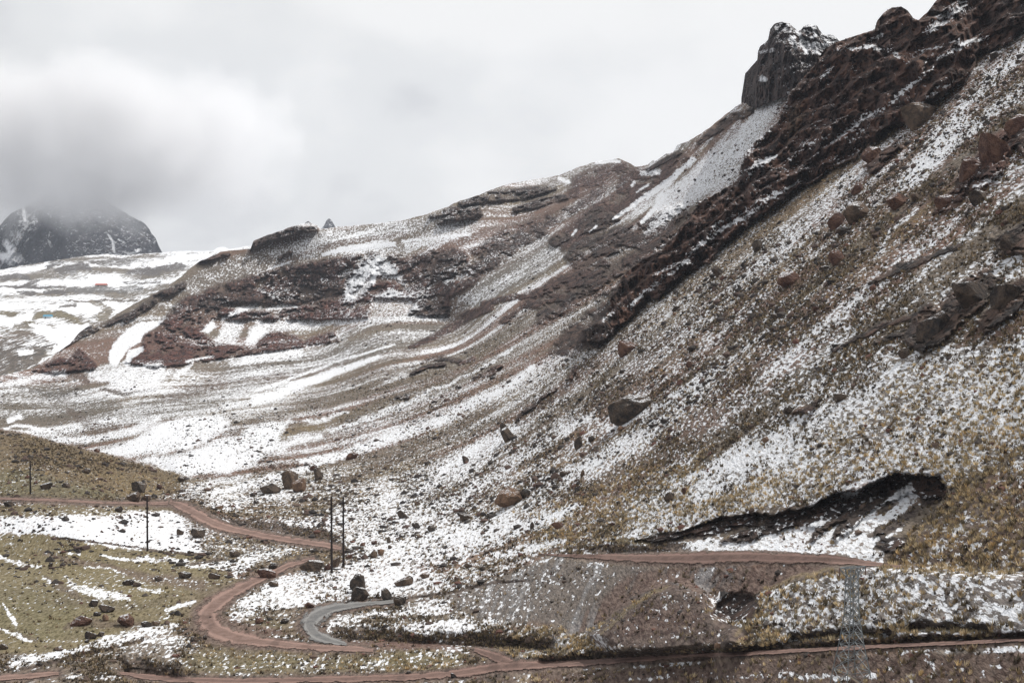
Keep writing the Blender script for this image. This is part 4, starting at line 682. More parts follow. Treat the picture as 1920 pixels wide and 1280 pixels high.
def far_fields(px, py):
    d = np.maximum(far_d(px, py), 1 / 3300.0); Y = 1 / d; u, wz = rays(px, py); X, Z = u * Y, wz * Y
    a = 12 * (fbm(px / 26, py / 12, o=5, s=5, gain=.72) - .5) * 2
    wx, wy = px + a * 1.6, py + a * .6
    n = fbm(X * .004, Y * .006, o=6, s=330, gain=.62); b = fbm(X * .02, Y * .014, o=5, s=350, gain=.6)
    g = np.broadcast_to(np.array((0.15, 0.125, 0.09)), (len(px), 3)).copy()
    snow = .57 + 1.9 * (n - .5) + 1.4 * (b - .5); rock = np.zeros(len(px))
    snow -= .16 * sst(560, 640, py)
    for e in FDARK:
        m = poly(wx, wy, e[1], 6) if e[0] == 'p' else stroke(wx, wy, e[1], .5)
        g = g * (1 - m[:, None]) + np.array(e[2]) * m[:, None]; snow = snow * (1 - m) + (.22 + .9 * (b - .5)) * m
    for e in [('s', [(30,600,7),(48,592,9)], 1), ('s', [(55,608,3),(75,614,4),(95,616,3)], 1), ('s', [(122,613,4),(145,612,4)], 1), ('s', [(90,632,6),(105,625,8),(125,615,6)], 1), ('s', [(38,662,5),(60,660,7)], .95), ('s', [(280,495,5),(330,485,8),(390,478,6)], 1.1), ('s', [(40,505,3),(80,500,5),(90,490,4)], 1.1), ('s', [(170,525,10),(220,525,12)], .95), ('s', [(0,602,6),(18,608,5)], 1)]:
        m = stroke(wx, wy, e[1], .5); snow = snow * (1 - m) + e[2] * m
    dY = (fbm(X * .006, Y * .006, Z * .02, o=6, s=370, gain=.55) - .5) * 60 + (fbm(X * .03, Y * .03, Z * .05, o=4, s=390) - .5) * 22
    Yn = Y + dY
    return u * Yn, Yn, wz * Yn, g, np.clip(snow, 0, 1.2), np.zeros(len(px)), rock
fcols = np.concatenate([np.linspace(-260, -6, 30)[:-1], np.linspace(-6, 520, 340)])
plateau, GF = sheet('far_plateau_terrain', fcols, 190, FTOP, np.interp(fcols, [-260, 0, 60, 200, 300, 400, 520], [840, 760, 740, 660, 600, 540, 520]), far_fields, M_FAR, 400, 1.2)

# ------------------------------------------------------------ far peak and two pinnacles in the cloud
PK = pl([(-300,560),(-120,480),(-60,450),(-20,440),(0,422),(10,410),(22,398),(38,392),(46,387),(60,380),(90,360),(130,345),(170,350),(200,375),(230,396),(258,412),(270,418),(280,428),(284,438),(292,446),(298,462),(306,478),(330,492)])
def peak_fields(px, py):
    Y = 3800.0 - (py - 380) * 2.2 + abs(px - 140) * 1.0; u, wz = rays(px, py); X, Z = u * Y, wz * Y
    r = fbm(X * .011, Z * .0045 + X * .002, o=6, s=410, gain=.6, ridged=True); q = fbm(X * .03, Z * .012, o=5, s=430, gain=.6)
    lo = fbm(X * .008 + Z * .004, Z * .008, o=4, s=450)
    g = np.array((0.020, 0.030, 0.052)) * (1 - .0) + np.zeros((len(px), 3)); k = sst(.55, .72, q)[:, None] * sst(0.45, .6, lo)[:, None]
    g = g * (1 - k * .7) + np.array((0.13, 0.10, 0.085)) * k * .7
    snow = -.06 + .9 * (q - .5) + 1.0 * (r - .6) * .8 + .25 * (1 - sst(20, 70, px))
    for e in [('s', [(44,392,3),(46,410,5),(50,425,3)], 1), ('s', [(10,455,8),(22,470,8)], .95), ('s', [(0,480,8),(20,485,14),(38,485,8)], .9), ('s', [(203,440,2),(212,455,3),(215,474,2)], 1), ('s', [(92,452,2),(96,460,4)], .7), ('s', [(222,450,2),(235,456,2.5)], .9), ('s', [(240,478,2),(262,468,3),(255,475,3)], .9), ('s', [(50,420,2),(40,450,4)], .5)]:
        m = stroke(px + 6 * (q - .5), py + 6 * (r - .5), e[1], .5); snow = snow * (1 - m) + e[2] * m
    Yn = Y - (r - .5) * 260 - (q - .5) * 60
    return u * Yn, Yn, wz * Yn, g, np.clip(snow, 0, 1.2), np.zeros(len(px)), np.full(len(px), .7) * (snow < .8)
pcols = np.linspace(-260, 330, 370)
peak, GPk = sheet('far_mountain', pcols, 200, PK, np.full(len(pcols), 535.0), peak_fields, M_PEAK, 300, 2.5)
PN = pl([(556,440),(568,424),(573,417),(578,414),(583,418),(590,428),(600,432),(607,424),(612,414),(617,409),(622,414),(628,424),(645,440)])
ncols = np.linspace(556, 645, 60)
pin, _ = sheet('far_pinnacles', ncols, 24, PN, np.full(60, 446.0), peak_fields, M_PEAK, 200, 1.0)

# ------------------------------------------------------------ dark crag on the skyline, its own rock body
CR = pl([(1388,196),(1395,152),(1397,138),(1410,124),(1420,114),(1421,98),(1426,86),(1440,76),(1444,54),(1452,45),(1468,42),(1482,45),(1490,54),(1497,60),(1506,50),(1520,46),(1532,50),(1540,62),(1548,66),(1562,67),(1573,74),(1584,82),(1600,92)])
CRB = pl([(1388,192),(1396,192),(1410,196),(1420,198),(1440,188),(1470,178),(1500,164),(1530,140),(1560,118),(1600,112)])
def crag_fields(px, py):
    u, wz = rays(px, py); top = CR(px); bot = CRB(px)
    Y0 = 1 / back(px, bot + 6) - 10
    Y = Y0 + 26 * (1 - np.clip((py - top) / 60.0, 0, 1)) ** 2 + ((px - 1480) / 95.0) ** 2 * 26 + 12 * sst(1470, 1520, px)
    X, Z = u * Y, wz * Y
    rr = fbm(X * .12, Y * .04, Z * .035, o=6, s=510, gain=.6, ridged=True) - .55; r3 = fbm(X * .35, Y * .1, Z * .16, o=4, s=530, gain=.6, ridged=True) - .5 + (np.floor(fbm(X * .12, Y * .05, Z * .08, o=2, s=535) * 8) / 8 - .5) * 1.6
    led = fbm(X * .02, Z * .1, o=3, s=540) - .5; q = fbm(X * .1, Z * .1, o=4, s=550)
    g = np.array((0.058, 0.046, 0.048)) + np.zeros((len(px), 3)); k = (sst(.5, .7, q) * sst(110, 160, py) * (1 - sst(1450, 1520, px)))[:, None]
    g = g * (1 - .6 * k) + np.array((0.10, 0.075, 0.068)) * .6 * k
    snow = .10 + 1.1 * (q - .5) - .25 * sst(95, 135, py)
    for e in [('s', [(1494,60,3),(1503,75,5),(1510,90,6),(1512,98,4)], 1), ('s', [(1525,55,2),(1530,65,3),(1520,72,3)], .85), ('s', [(1428,150,7),(1435,152,5)], .9), ('s', [(1462,45,2),(1478,50,2)], .6), ('s', [(1500,82,6),(1550,88,6)], .62), ('s', [(1485,75,8),(1490,90,6)], .6), ('s', [(1530,96,3),(1540,104,2)], .9), ('s', [(1425,100,4),(1450,96,5)], .5)]:
        m = stroke(px + 8 * (q - .5), py + 8 * (rr), e[1], .5); snow = snow * (1 - m) + e[2] * m
    Yn = Y - (rr * 30 + r3 * 9 + led * 12)
    return u * Yn, Yn, wz * Yn, g, np.clip(snow, 0, 1.2), np.zeros(len(px)), np.full(len(px), .9) * (snow < .8)
ccols = np.linspace(1390, 1600, 230)
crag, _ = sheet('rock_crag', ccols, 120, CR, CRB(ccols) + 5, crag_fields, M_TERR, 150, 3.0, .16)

# ------------------------------------------------------------ roads: strips laid on the ground
def road(name, pts, mat, lift=0.12):
    P = []
    for (x0, y0, h0), (x1, y1, h1) in zip(pts[:-1], pts[1:]):
        n = max(2, int(math.hypot(x1 - x0, y1 - y0) / 3))
        for k in range(n): t = k / n; P.append((x0 + (x1 - x0) * t, y0 + (y1 - y0) * t, h0 + (h1 - h0) * t))
    P.append(pts[-1]); P = np.array(P)
    for _ in range(6): P[1:-1] = (P[:-2] + P[1:-1] * 2 + P[2:]) / 4
    # widths are perpendicular to the line in the photo
    T = np.gradient(P[:, :2], axis=0); T /= np.linalg.norm(T, axis=1)[:, None] + 1e-9; Nn = np.stack([-T[:, 1], T[:, 0]], axis=1)
    K = 7; co = []; ac = []
    for i, (x, y, h) in enumerate(P):
        jit = [1 + .16 * (float(vn(np.array([i / 3.0]), np.array([sd_ * 9.0]), s=600)[0]) - .5) * 2 for sd_ in (1, 2)]
        for k in range(K):
            a = -1 + 2 * k / (K - 1); hh = h * 1.22 * (jit[0] if a < 0 else jit[1])
            q = surf(x + Nn[i, 0] * hh * a, y + Nn[i, 1] * hh * a); co.append((q.x, q.y, q.z)); ac.append(a)
    co = np.array(co).reshape(len(P), K, 3)
    for _ in range(3): co[1:-1] = (co[:-2] + co[1:-1] * 2 + co[2:]) / 4
    co = co.reshape(-1, 3)
    d = co / np.linalg.norm(co, axis=1)[:, None]; co[:, 2] += lift
    co = co - d * .14
    idx = np.arange(len(P) * K).reshape(len(P), K)
    f = np.stack([idx[:-1, :-1], idx[1:, :-1], idx[1:, 1:], idx[:-1, 1:]], axis=-1).reshape(-1, 4)
    me = mesh_np(name, co, f)
    # face up
    me.update(); a = me.attributes.new('across', 'FLOAT', 'POINT'); a.data.foreach_set('value', np.array(ac, np.float32))
    me.materials.append(mat); return tag(link(name, me), kind='structure')
for nm, r, m in (('road', ROAD_UP, M_ROAD), ('road', ROAD_MID, M_ROAD), ('road', ROAD_LOW, M_ROAD), ('gravel_road', ROAD_GREY, M_GREY), ('road', ROAD_BOT, M_ROAD), ('road', ROAD_FRONT, M_BROWN), ('road', ROAD_SIDE, M_BROWN)):
    road(nm, r, m, .05 if m is M_ROAD else (.09 if m is M_GREY else .07))
road('mining_platform', [(1010,1038,1),(1050,1041,3),(1120,1043,6),(1200,1046,10),(1300,1047,14),(1400,1044,12),(1500,1047,11),(1580,1051,9),(1650,1059,5),(1700,1064,2)], M_BROWN, .05)

# ------------------------------------------------------------ boulders
def rock_mesh(k):
    r = random.Random(100 + k); bm = bmesh.new(); bmesh.ops.create_icosphere(bm, subdivisions=4, radius=1.0)
    planes = [(Vector((r.gauss(0, 1), r.gauss(0, 1), r.gauss(0, .8))).normalized(), r.uniform(.5, .86) if k else r.uniform(.72, .9)) for _ in range(12 + k % 4 if k else 7)]
    V = np.array([v.co[:] for v in bm.verts]); n = fbm(V[:, 0] * 1.6 + 10 * k, V[:, 1] * 1.6, V[:, 2] * 1.6, o=4, s=700 + k)
    n2 = fbm(V[:, 0] * 5 + 10 * k, V[:, 1] * 5, V[:, 2] * 5, o=3, s=760 + k)
    for v, a, b in zip(bm.verts, n, n2):
        v.co *= 1 + .5 * (a - .5)
        for pn, pd in planes:
            q = v.co.dot(pn) - pd
            if q > 0: v.co -= pn * q * .92
        v.co *= 1 + .16 * (b - .5)
    # normalise to unit half extents
    V = np.array([v.co[:] for v in bm.verts]); lo, hi = V.min(0), V.max(0); c = (lo + hi) / 2; h = (hi - lo) / 2
    for v in bm.verts: v.co = Vector(((v.co.x - c[0]) / h[0], (v.co.y - c[1]) / h[1], (v.co.z - c[2]) / h[2]))
    me = bpy.data.meshes.new('boulder'); bm.to_mesh(me); bm.free(); me.materials.append(M_ROCK)
    me.polygons.foreach_set('use_smooth', np.zeros(len(me.polygons), bool)); return me
ROCKM = [rock_mesh(k) for k in range(9)]
COLS = {'d': (0.055, 0.047, 0.042), 'b': (0.115, 0.082, 0.062), 'r': (0.115, 0.052, 0.040), 'o': (0.24, 0.145, 0.095), 'k': (0.032, 0.028, 0.028), 'g': (0.10, 0.088, 0.078)}
G2 = 'boulders on the right slope'
def boulder(px, py, wp, hp, c, label, cat='boulder', name='boulder', tilt=0.0, group=None, shape=None):
    """px, py: middle of the foot; wp, hp: size in photo pixels"""
    if group == G2 and name == 'boulder' and wp < 60: wp, hp = wp * .88, hp * .88
    a = surf(px, py); b = surf(px, py - hp * .5)
    Y = min(a.y, b.y) + .04 * wp * a.y / F if name == 'boulder' else (a.y + b.y) / 2 + .22 * min(wp, hp) * a.y / F
    s = Y / F; hp2 = hp * 1.3
    o = link(name, ROCKM[(shape if shape is not None else random.randrange(9))])
    o.location = at(px, py - hp * .5 + hp * .15, Y)
    o.scale = (wp * s / 2, min(wp, hp * 1.4) * s / 2, hp2 * s / 2)
    o.rotation_euler = (random.uniform(-.15, .15), -tilt + random.uniform(-.05, .05), random.choice((0, pi)) + random.uniform(-.3, .3))
    o.color = (*COLS[c], 1); return tag(o, label, cat, group)
G1, G2, G3_ = 'boulders scattered on the valley floor', 'boulders on the right slope', 'boulders below the slope beside the two poles'
BL = [
 (1182,784,92,44,'d','large long dark lichen-covered boulder tilted on the open middle of the right slope',.35,G2),
 (952,949,58,40,'o','big tan-orange boulder at the foot of the slope, lit on its right',.3,G2),(984,932,26,20,'d','small dark boulder touching the upper right of the big tan-orange one',0,G2),
 (545,915,34,34,'b','tallest dark-sided boulder of the cluster above the bend of the red road',0,G3_),(560,921,28,26,'o','pale brown boulder leaning at the front of the cluster above the road bend',0,G3_),
 (508,924,40,19,'d','low flat dark boulder at the left end of the cluster above the road bend',.2,G3_),(597,899,18,22,'d','upright pointed dark boulder right of the cluster above the road bend',0,G3_),(589,881,18,10,'r','small flat reddish block just above the pointed dark boulder',0,G3_),
 (660,860,30,15,'r','low reddish boulder in snow streaks above the two poles',.25,G2),
 (670,1108,30,34,'d','tall dark boulder beside the grey gravel bend, upper of the pair',0,G3_),(676,1124,36,26,'d','dark angular boulder at the edge of the grey gravel bend, lower of the pair',0,G3_),
 (724,1124,22,24,'g','grey-brown squared boulder right of the dark pair at the gravel bend',0,G3_),(749,1133,26,19,'d','rounded dark boulder farthest right along the grey gravel road',0,G3_),(757,1097,38,16,'b','long low brown rock in grass above the grey gravel road',.3,G3_),
 (584,1069,48,20,'b','wide brown boulder in snow left of the foot of the poles',0,G3_),(629,1062,18,20,'b','brown boulder standing between the feet of the two poles',0,G3_),(614,1068,14,12,'r','small reddish boulder touching the foot of the left pole',0,G3_),
 (513,1065,19,11,'d','small dark boulder above the red road, left of the poles',0,G3_),(500,1082,40,17,'r','reddish flat boulder at the edge of the red road',.3,G3_),(512,1099,20,12,'b','brown boulder just below the flat reddish one by the road',0,G3_),
 (701,1045,16,14,'b','brown stone in snow, left of a lighter twin, right of the poles',0,G3_),(714,1040,13,12,'o','light tan stone in snow right of the poles',0,G3_),(701,1020,12,8,'r','small red stone in the snow above and right of the poles',0,G3_),(680,1023,11,7,'r','small red stone nearest the right pole',0,G3_),
 (655,1046,14,9,'r','dark red stone close right of the right pole',0,G3_),(653,1034,12,8,'d','small dark stone right beside the upper foot of the right pole',0,G3_),(729,1017,9,12,'g','small upright grey stone in bright snow right of the poles',0,G3_),(731,1028,8,7,'d','tiny dark pointed stone under the upright grey one',0,G3_),
 (808,996,17,16,'g','grey-green pointed rock in snow at the slope foot',0,G2),(779,989,17,13,'d','small dark boulder left of the grey-green pointed rock',0,G2),(872,975,28,15,'b','brown tilted slab in the snow left of the big tan-orange boulder',.35,G2),(756,970,28,13,'d','dark slab high in the snow right of the poles',.4,G2),
 (953,826,27,28,'d','dark upright boulder on the brown strip, left slope above the tan-orange one',.2,G2),(873,868,15,17,'k','black egg-shaped boulder on a reddish strip of the slope',0,G2),(943,802,15,13,'d','small dark boulder just above the dark upright boulder',0,G2),
 (1085,840,20,26,'d','dark pointed boulder left and below of the large lichen-covered one',.3,G2),(1110,827,16,12,'d','small dark rock just right of the dark pointed boulder',0,G2),(1165,806,16,9,'o','small tan flat stone directly under the large lichen-covered boulder',.2,G2),
 (1255,940,24,22,'d','square dark boulder low on the right slope',0,G2),(1284,925,14,14,'r','small reddish boulder right of the square dark one',0,G2),(1266,951,12,10,'d','small dark stone under the square dark boulder',0,G2),
 (1160,945,12,8,'d','small dark stone in snow left of the square dark boulder',0,G2),(1181,916,10,10,'o','tiny orange stone on brown grass left of the square dark boulder',0,G2),(1077,914,14,9,'r','small red stone above the snow patch at the slope foot',0,G2),
 (1092,892,10,14,'b','narrow brown stone above the small red stone',0,G2),(1057,892,20,12,'b','flat brown rock left of the narrow brown stone',.2,G2),(1435,830,14,15,'o','orange-faced boulder at the end of the bright snow streak',.2,G2),(1256,808,10,9,'r','small red stone right of the large lichen-covered boulder',0,G2),
 (1178,668,46,28,'r','dark red outcrop boulder below the lower end of the cliffs',.5,G2),(1295,688,20,11,'r','small dark red rock on the reddish strip above the lichen-covered boulder',.4,G2),
 (1346,518,22,24,'k','black boulder under the middle of the red cliffs',.5,G2),(1266,592,13,8,'o','small tan rock under the lower cliffs',0,G2),(1268,582,22,10,'d','dark low rock just above the small tan rock under the cliffs',.4,G2),(1420,470,26,24,'d','dark olive boulder close under the cliff wall',.3,G2),(1374,598,12,8,'d','tiny dark stone on the open slope under the cliff wall',0,G2),
 (1603,418,52,46,'b','big round brown boulder, largest of the cluster high on the right slope',0,G2),(1567,428,36,36,'r','reddish boulder at the lower left of the big round brown one',.3,G2),(1580,440,30,17,'k','black rock tucked under the big round brown boulder',0,G2),(1607,364,30,24,'r','dark red tilted boulder just above the big round brown one',.6,G2),
 (1684,388,50,30,'r','long reddish-brown boulder below the snow chute',.35,G2),(1718,376,26,18,'b','brown rock at the upper right end of the long reddish boulder',.2,G2),
 (1482,534,54,30,'r','red flat-topped boulder alone on the slope below the brown cluster',.15,G2),(1570,494,42,28,'r','red tilted boulder with a dark underside above the flat-topped red one',.6,G2),(1547,508,27,12,'k','small black slab left of the red tilted boulder',.1,G2),(1577,501,11,12,'b','tiny brown rock under the red tilted boulder',0,G2),(1455,598,25,13,'d','dark rock low on the slope under the flat-topped red boulder',.4,G2),
 (1725,236,66,44,'b','broad brown outcrop boulder at the top of the scree under the summit cliffs',.15,G2),(1763,178,19,13,'d','small dark rock above the broad brown outcrop boulder',0,G2),(1866,110,25,15,'d','dark rock beside the upper snow chute',.2,G2),(1826,176,25,14,'d','dark rock in the left edge of the upper snow chute',.3,G2),
 (1866,318,60,76,'r','tall dark red outcrop at the right edge beside the snow chute',.5,G2),(1820,346,52,52,'r','dark red outcrop just left and below of the tall one',.4,G2),(1908,258,52,44,'r','red outcrop cut by the right edge of the picture',.2,G2),(1640,306,46,28,'r','dark red outcrop at the foot of the cliffs, left of the snow chute',.6,G2),
 (1772,392,42,30,'r','reddish outcrop right of the long reddish boulder',.4,G2),(1838,388,38,34,'k','black jagged outcrop right of the reddish outcrop',.3,G2),(1900,470,60,30,'k','dark slab outcrop at the right edge in mid slope',.4,G2),
 (1752,640,62,60,'k','black crag, lowest of the dark outcrops in the mid right slope',.5,G2),(1830,580,78,64,'k','wide black craggy outcrop in the mid right slope',.45,G2),(1886,580,66,52,'k','black pointed outcrop nearest the right edge in mid slope',.6,G2),(1700,672,34,20,'k','low black rock under the black crag',.3,G2),(1578,750,36,16,'d','dark low rock at the edge of the golden grass slope',.3,G2),(1480,775,24,16,'k','black rock at the left end of the golden grass slope',.3,G2),
 (162,887,18,10,'d','small dark boulder on the brown hill at the left',0,G1),(261,922,30,20,'g','dome-shaped grey boulder at the foot of the brown hill',0,G1),(250,939,26,18,'b','pyramid-shaped boulder with a dark left side by the upper road',0,G1),(274,938,20,11,'b','flat brown rock between the pyramid boulder and the single pole',0,G1),
 (87,916,24,13,'d','dark rock on the green slope right of the far left pole',.1,G1),(67,907,8,7,'r','small reddish stone just right of the far left pole',0,G1),(124,914,16,10,'d','small pointed dark rock on the green slope of the hill',0,G1),(299,917,11,10,'r','small pointed red rock beside the dome-shaped boulder',0,G1),(340,902,18,10,'d','low dark rock at the tip of the brown hill',0,G1),(341,923,15,7,'g','small grey stone in snow right of the hill tip',0,G1),(182,848,12,7,'r','small reddish rock on the crest of the brown hill',0,G1),
 (222,959,16,11,'k','black rock below the upper road left of the single pole',0,G1),(18,948,22,10,'d','dark low rock under the road at the left edge',0,G1),(411,954,17,9,'o','light tan boulder in snow right of the road junction',0,G1),(474,932,11,10,'d','small dark boulder right of the tan one, above the road cut',0,G1),(480,944,12,7,'d','low dark stone under the small dark boulder above the road cut',0,G1),
 (241,1096,24,11,'k','black low boulder in the middle of the meadow',0,G1),(257,1099,18,9,'d','brownish flat stone touching the black meadow boulder',0,G1),(297,1088,17,10,'d','small dark rock between the black meadow boulder and the flat-topped one',0,G1),(346,1083,27,12,'d','flat-topped dark boulder with a snow patch at its left',0,G1),(403,1084,26,11,'b','low brown rock nearest the lower road in the meadow',0,G1),
 (175,1136,19,13,'k','black round boulder above the reddish one in the lower meadow',0,G1),(200,1147,31,15,'k','wide black boulder beside the black round one in the meadow',0,G1),(152,1172,42,18,'r','wedge-shaped dark red boulder in the lower meadow',-.2,G1),(197,1163,13,13,'o','small bright orange stone right of the wedge-shaped red boulder',0,G1),
 (182,1154,16,8,'k','small black stone between the orange stone and the wedge-shaped boulder',0,G1),(233,1172,34,22,'r','dark angular boulder right of the orange stone',0,G1),(275,1174,24,11,'d','dark low boulder right of the dark angular one',0,G1),(292,1172,17,9,'b','brown low stone at the right end of the boulder line in the meadow',0,G1),
 (171,1196,24,14,'k','black boulder at the edge of the snow track',0,G1),(189,1192,14,9,'d','small dark stone touching the black boulder by the snow track',0,G1),(163,1204,10,7,'k','tiny black stone below the black boulder by the snow track',0,G1),(6,1216,18,12,'d','dark boulder cut by the left edge of the picture',0,G1),(110,1219,22,8,'b','low brown stone above the snow track',0,G1),
 (363,1204,14,12,'d','dark stone under the red road bend',0,G1),(384,1198,9,8,'k','tiny black stone right of the dark stone under the road bend',0,G1),(440,1043,22,13,'d','dark rock pile stone in the gully between the two road arms',0,G1),(372,1007,28,18,'d','dark rock in the gully right of the snow field',.2,G1),(338,1002,14,12,'d','small dark rock at the right edge of the snow field',0,G1),(355,1037,7,6,'d','tiny dark stone in the snow right of the single pole',0,G1),(95,1062,9,8,'k','tiny black stone in the upper left of the meadow',0,G1),
 (580,1138,19,11,'r','small red-brown boulder above the grey gravel bend',0,G3_),(534,1168,17,11,'k','small black boulder left of the grey gravel bend',0,G3_),(486,1168,18,12,'r','reddish boulder between the red road and the grey bend',0,G3_),
 (877,1064,19,12,'b','brown stone in grass left of a smaller dark twin, under the slope',0,G2),(905,1069,13,10,'d','small dark stone right of the brown stone under the slope',0,G2),(797,1083,21,10,'b','flat brown stone at the upper edge of the grey bank',.1,G2),(857,1086,12,7,'r','small reddish stone at the upper edge of the grey bank',0,G2),
 (765,1264,11,7,'k','tiny black stone at the verge of the bottom road',0,G1),(850,1270,11,9,'k','small black stone beyond the bottom road junction',0,G1),(998,990,10,14,'b','upright brown stone in the snow patch at the slope foot',0,G2),(1048,990,36,14,'r','long reddish rock beside the snow patch at the slope foot',.2,G2),(1148,985,14,8,'r','small reddish rock above the mining platform',0,G2),(1350,1212,26,10,'o','light tan flat rock beside the mound at the lower right',0,G2),(1094,1272,16,8,'o','flat tan stone in the brown ground below the bottom road',0,G2)]
for i, (x, y, a, b, c, lab, tl, g) in enumerate(BL):
    big = 'outcrop' in lab or 'crag' in lab
    boulder(x, y, a, b, c, lab, 'rock outcrop' if big else 'boulder', 'rock_outcrop' if big else 'boulder', tl, g, i % 9)

# ------------------------------------------------------------ small stones: far too many to count
def scatter_idx(n, wgt):
    p = wgt.ravel().astype(np.float64); p = p / p.sum(); return rng.choice(len(p), n, p=p)
AREA = np.abs(np.gradient(GR['cols']))[None, :] * np.abs(np.gradient(GR['py'], axis=0))
rid = np.zeros(GR['py'].shape, np.float32)
PXG = np.broadcast_to(GR['cols'][None, :], GR['py'].shape)
for r in ROADS_ALL + [[(1066,1046,3),(1200,1046,12),(1300,1047,15),(1650,1057,6)]]: rid = np.maximum(rid, stroke(PXG.ravel(), GR['py'].ravel(), [(x, y, h + 3) for x, y, h in r], .1).reshape(rid.shape))
def points(n, wgt):
    k = scatter_idx(n, wgt); P = np.stack([GR['x'].ravel()[k], GR['y'].ravel()[k], GR['z'].ravel()[k]], axis=1)
    return P + rng.normal(0, .15, P.shape) * np.array([1, 1, .2]), k
ico = bmesh.new(); bmesh.ops.create_icosphere(ico, subdivisions=1, radius=1.0)
IV = np.array([v.co[:] for v in ico.verts]); IF = np.array([[v.index for v in f.verts] for f in ico.faces]); ico.free()
def stones(name, n, wgt, size, label, cols_):
    P, k = points(n, wgt); r = size[0] * (rng.pareto(2.6, n) + 1); r = np.minimum(r, size[1]) * np.clip(P[:, 1] / 270.0, .35, 1)
    V = IV[None] * (1 + .35 * rng.normal(0, 1, (n, len(IV), 1)).clip(-1.2, 1.2)); V = V * np.stack([r, r, r * .7], axis=1)[:, None, :]
    a = rng.uniform(0, 2 * pi, n); c, s = np.cos(a)[:, None], np.sin(a)[:, None]
    V = np.stack([V[..., 0] * c - V[..., 1] * s, V[..., 0] * s + V[..., 1] * c, V[..., 2]], axis=-1) + P[:, None, :]
    Fs = IF[None] + (np.arange(n) * len(IV))[:, None, None]
    me = mesh_np(name, V.reshape(-1, 3), Fs.reshape(-1, 3), False)
    cc = np.array(cols_)[rng.integers(0, len(cols_), n)] * rng.uniform(.7, 1.3, (n, 1)); color_attr(me, 'tint', np.repeat(cc, len(IV), axis=0))
    M = Mat(name + '_rock', .9); M.L.new(M.n('ShaderNodeAttribute', attribute_name='tint').outputs['Color'], M.b.inputs['Base Color']); me.materials.append(M.m)
    o = link(name, me); return tag(o, label, 'stones', kind='stuff')
near = 1 / (1 + (GR['y'] / 330.0) ** 3)
infr = (PXG > -120) & (PXG < 2060) & (GR['rock'] < .3) & (rid < .1)
lump = fbm(PXG.ravel() / 60, GR['py'].ravel() / 40, o=3, s=800).reshape(rid.shape)
stones('scattered_stones', 9000, AREA * near * infr * (.15 + .85 * GR['rough']) * sst(.3, .75, lump), (.16, .75), 'small dark and brown stones scattered over the snowy ground', [(0.06, 0.05, 0.045), (0.10, 0.07, 0.055), (0.11, 0.055, 0.042), (0.045, 0.04, 0.038)])
stones('slope_stones', 9000, AREA * infr * sst(.25, .8, lump) * (GR['y'] > 240) * (GR['y'] < 900), (.2, .85), 'small dark stones strewn over the high slopes', [(0.05, 0.042, 0.038), (0.09, 0.06, 0.05), (0.04, 0.035, 0.034)])

# ------------------------------------------------------------ tussock grass
def tussocks(name, n, w_, hr, B, pal, label):
    P, k = points(n, w_); h = rng.uniform(hr[0], hr[1], n) * (1 + .5 * rng.random(n))
    V = np.zeros((n, B * 3, 3)); ang = rng.uniform(0, 2 * pi, (n, B)); lean = rng.uniform(.15, 1.25, (n, B)); bw = rng.uniform(.10, .2, (n, B)) * h[:, None] * (13 / B)
    ln = h[:, None] * rng.uniform(.7, 1.15, (n, B)); ca, sa = np.cos(ang), np.sin(ang); rb = h[:, None] * .28
    bx, by = ca * rb, sa * rb
    tx, ty, tz = bx + ca * ln * np.sin(lean), by + sa * ln * np.sin(lean), ln * np.cos(lean) + .02
    V[:, 0::3, 0] = bx - sa * bw; V[:, 0::3, 1] = by + ca * bw; V[:, 1::3, 0] = bx + sa * bw; V[:, 1::3, 1] = by - ca * bw
    V[:, 2::3, 0] = tx; V[:, 2::3, 1] = ty; V[:, 2::3, 2] = tz; V[:, 0::3, 2] = V[:, 1::3, 2] = -.1
    V += P[:, None, :]
    me = mesh_np(name, V.reshape(-1, 3), np.arange(n * B * 3).reshape(-1, 3), False)
    base = np.array(pal)[rng.integers(0, len(pal), n)] * rng.uniform(.75, 1.25, (n, 1))
    color_attr(me, 'tint', np.repeat(base, B * 3, axis=0))
    M = Mat(name, .9); at_ = M.n('ShaderNodeAttribute', attribute_name='tint').outputs['Color']; M.L.new(at_, M.b.inputs['Base Color'])
    me.materials.append(M.m); return tag(link(name, me), label, 'grass', kind='stuff')
left = 1 - .75 * sst(-.1, .1, (700 - PXG) / 700.0)
gold = [(0.50, 0.39, 0.23), (0.42, 0.33, 0.20), (0.32, 0.26, 0.16), (0.58, 0.46, 0.29), (0.17, 0.14, 0.09), (0.48, 0.34, 0.17)]
tussocks('tussock_grass', 11500, AREA * infr * np.clip(GR['tuft'] - .15, 0, 1) * GR['rough'] * left * (GR['y'] < 420) * np.clip((GR['y'] / 160.0), .6, 2.5), (.16, .34), 13, gold, 'golden tussock grass growing in small clumps on the lower right slope')
tussocks('dry_shrubs', 60000, AREA * infr * (.06 + .94 * GR['rough'] ** 2) * (GR['y'] < 620) * np.clip(GR['y'] / 300, .35, 1) * (1.15 - np.clip(GR['snow'], 0, 1)) * (1 - .7 * np.clip(GR['tuft'] * 1.6, 0, 1)) * sst(.2, .75, lump), (.16, .34), 6, [(0.19, 0.145, 0.085), (0.12, 0.095, 0.06), (0.07, 0.052, 0.038), (0.27, 0.20, 0.12)], 'tiny olive and brown clumps of dry grass dotted over the slopes')

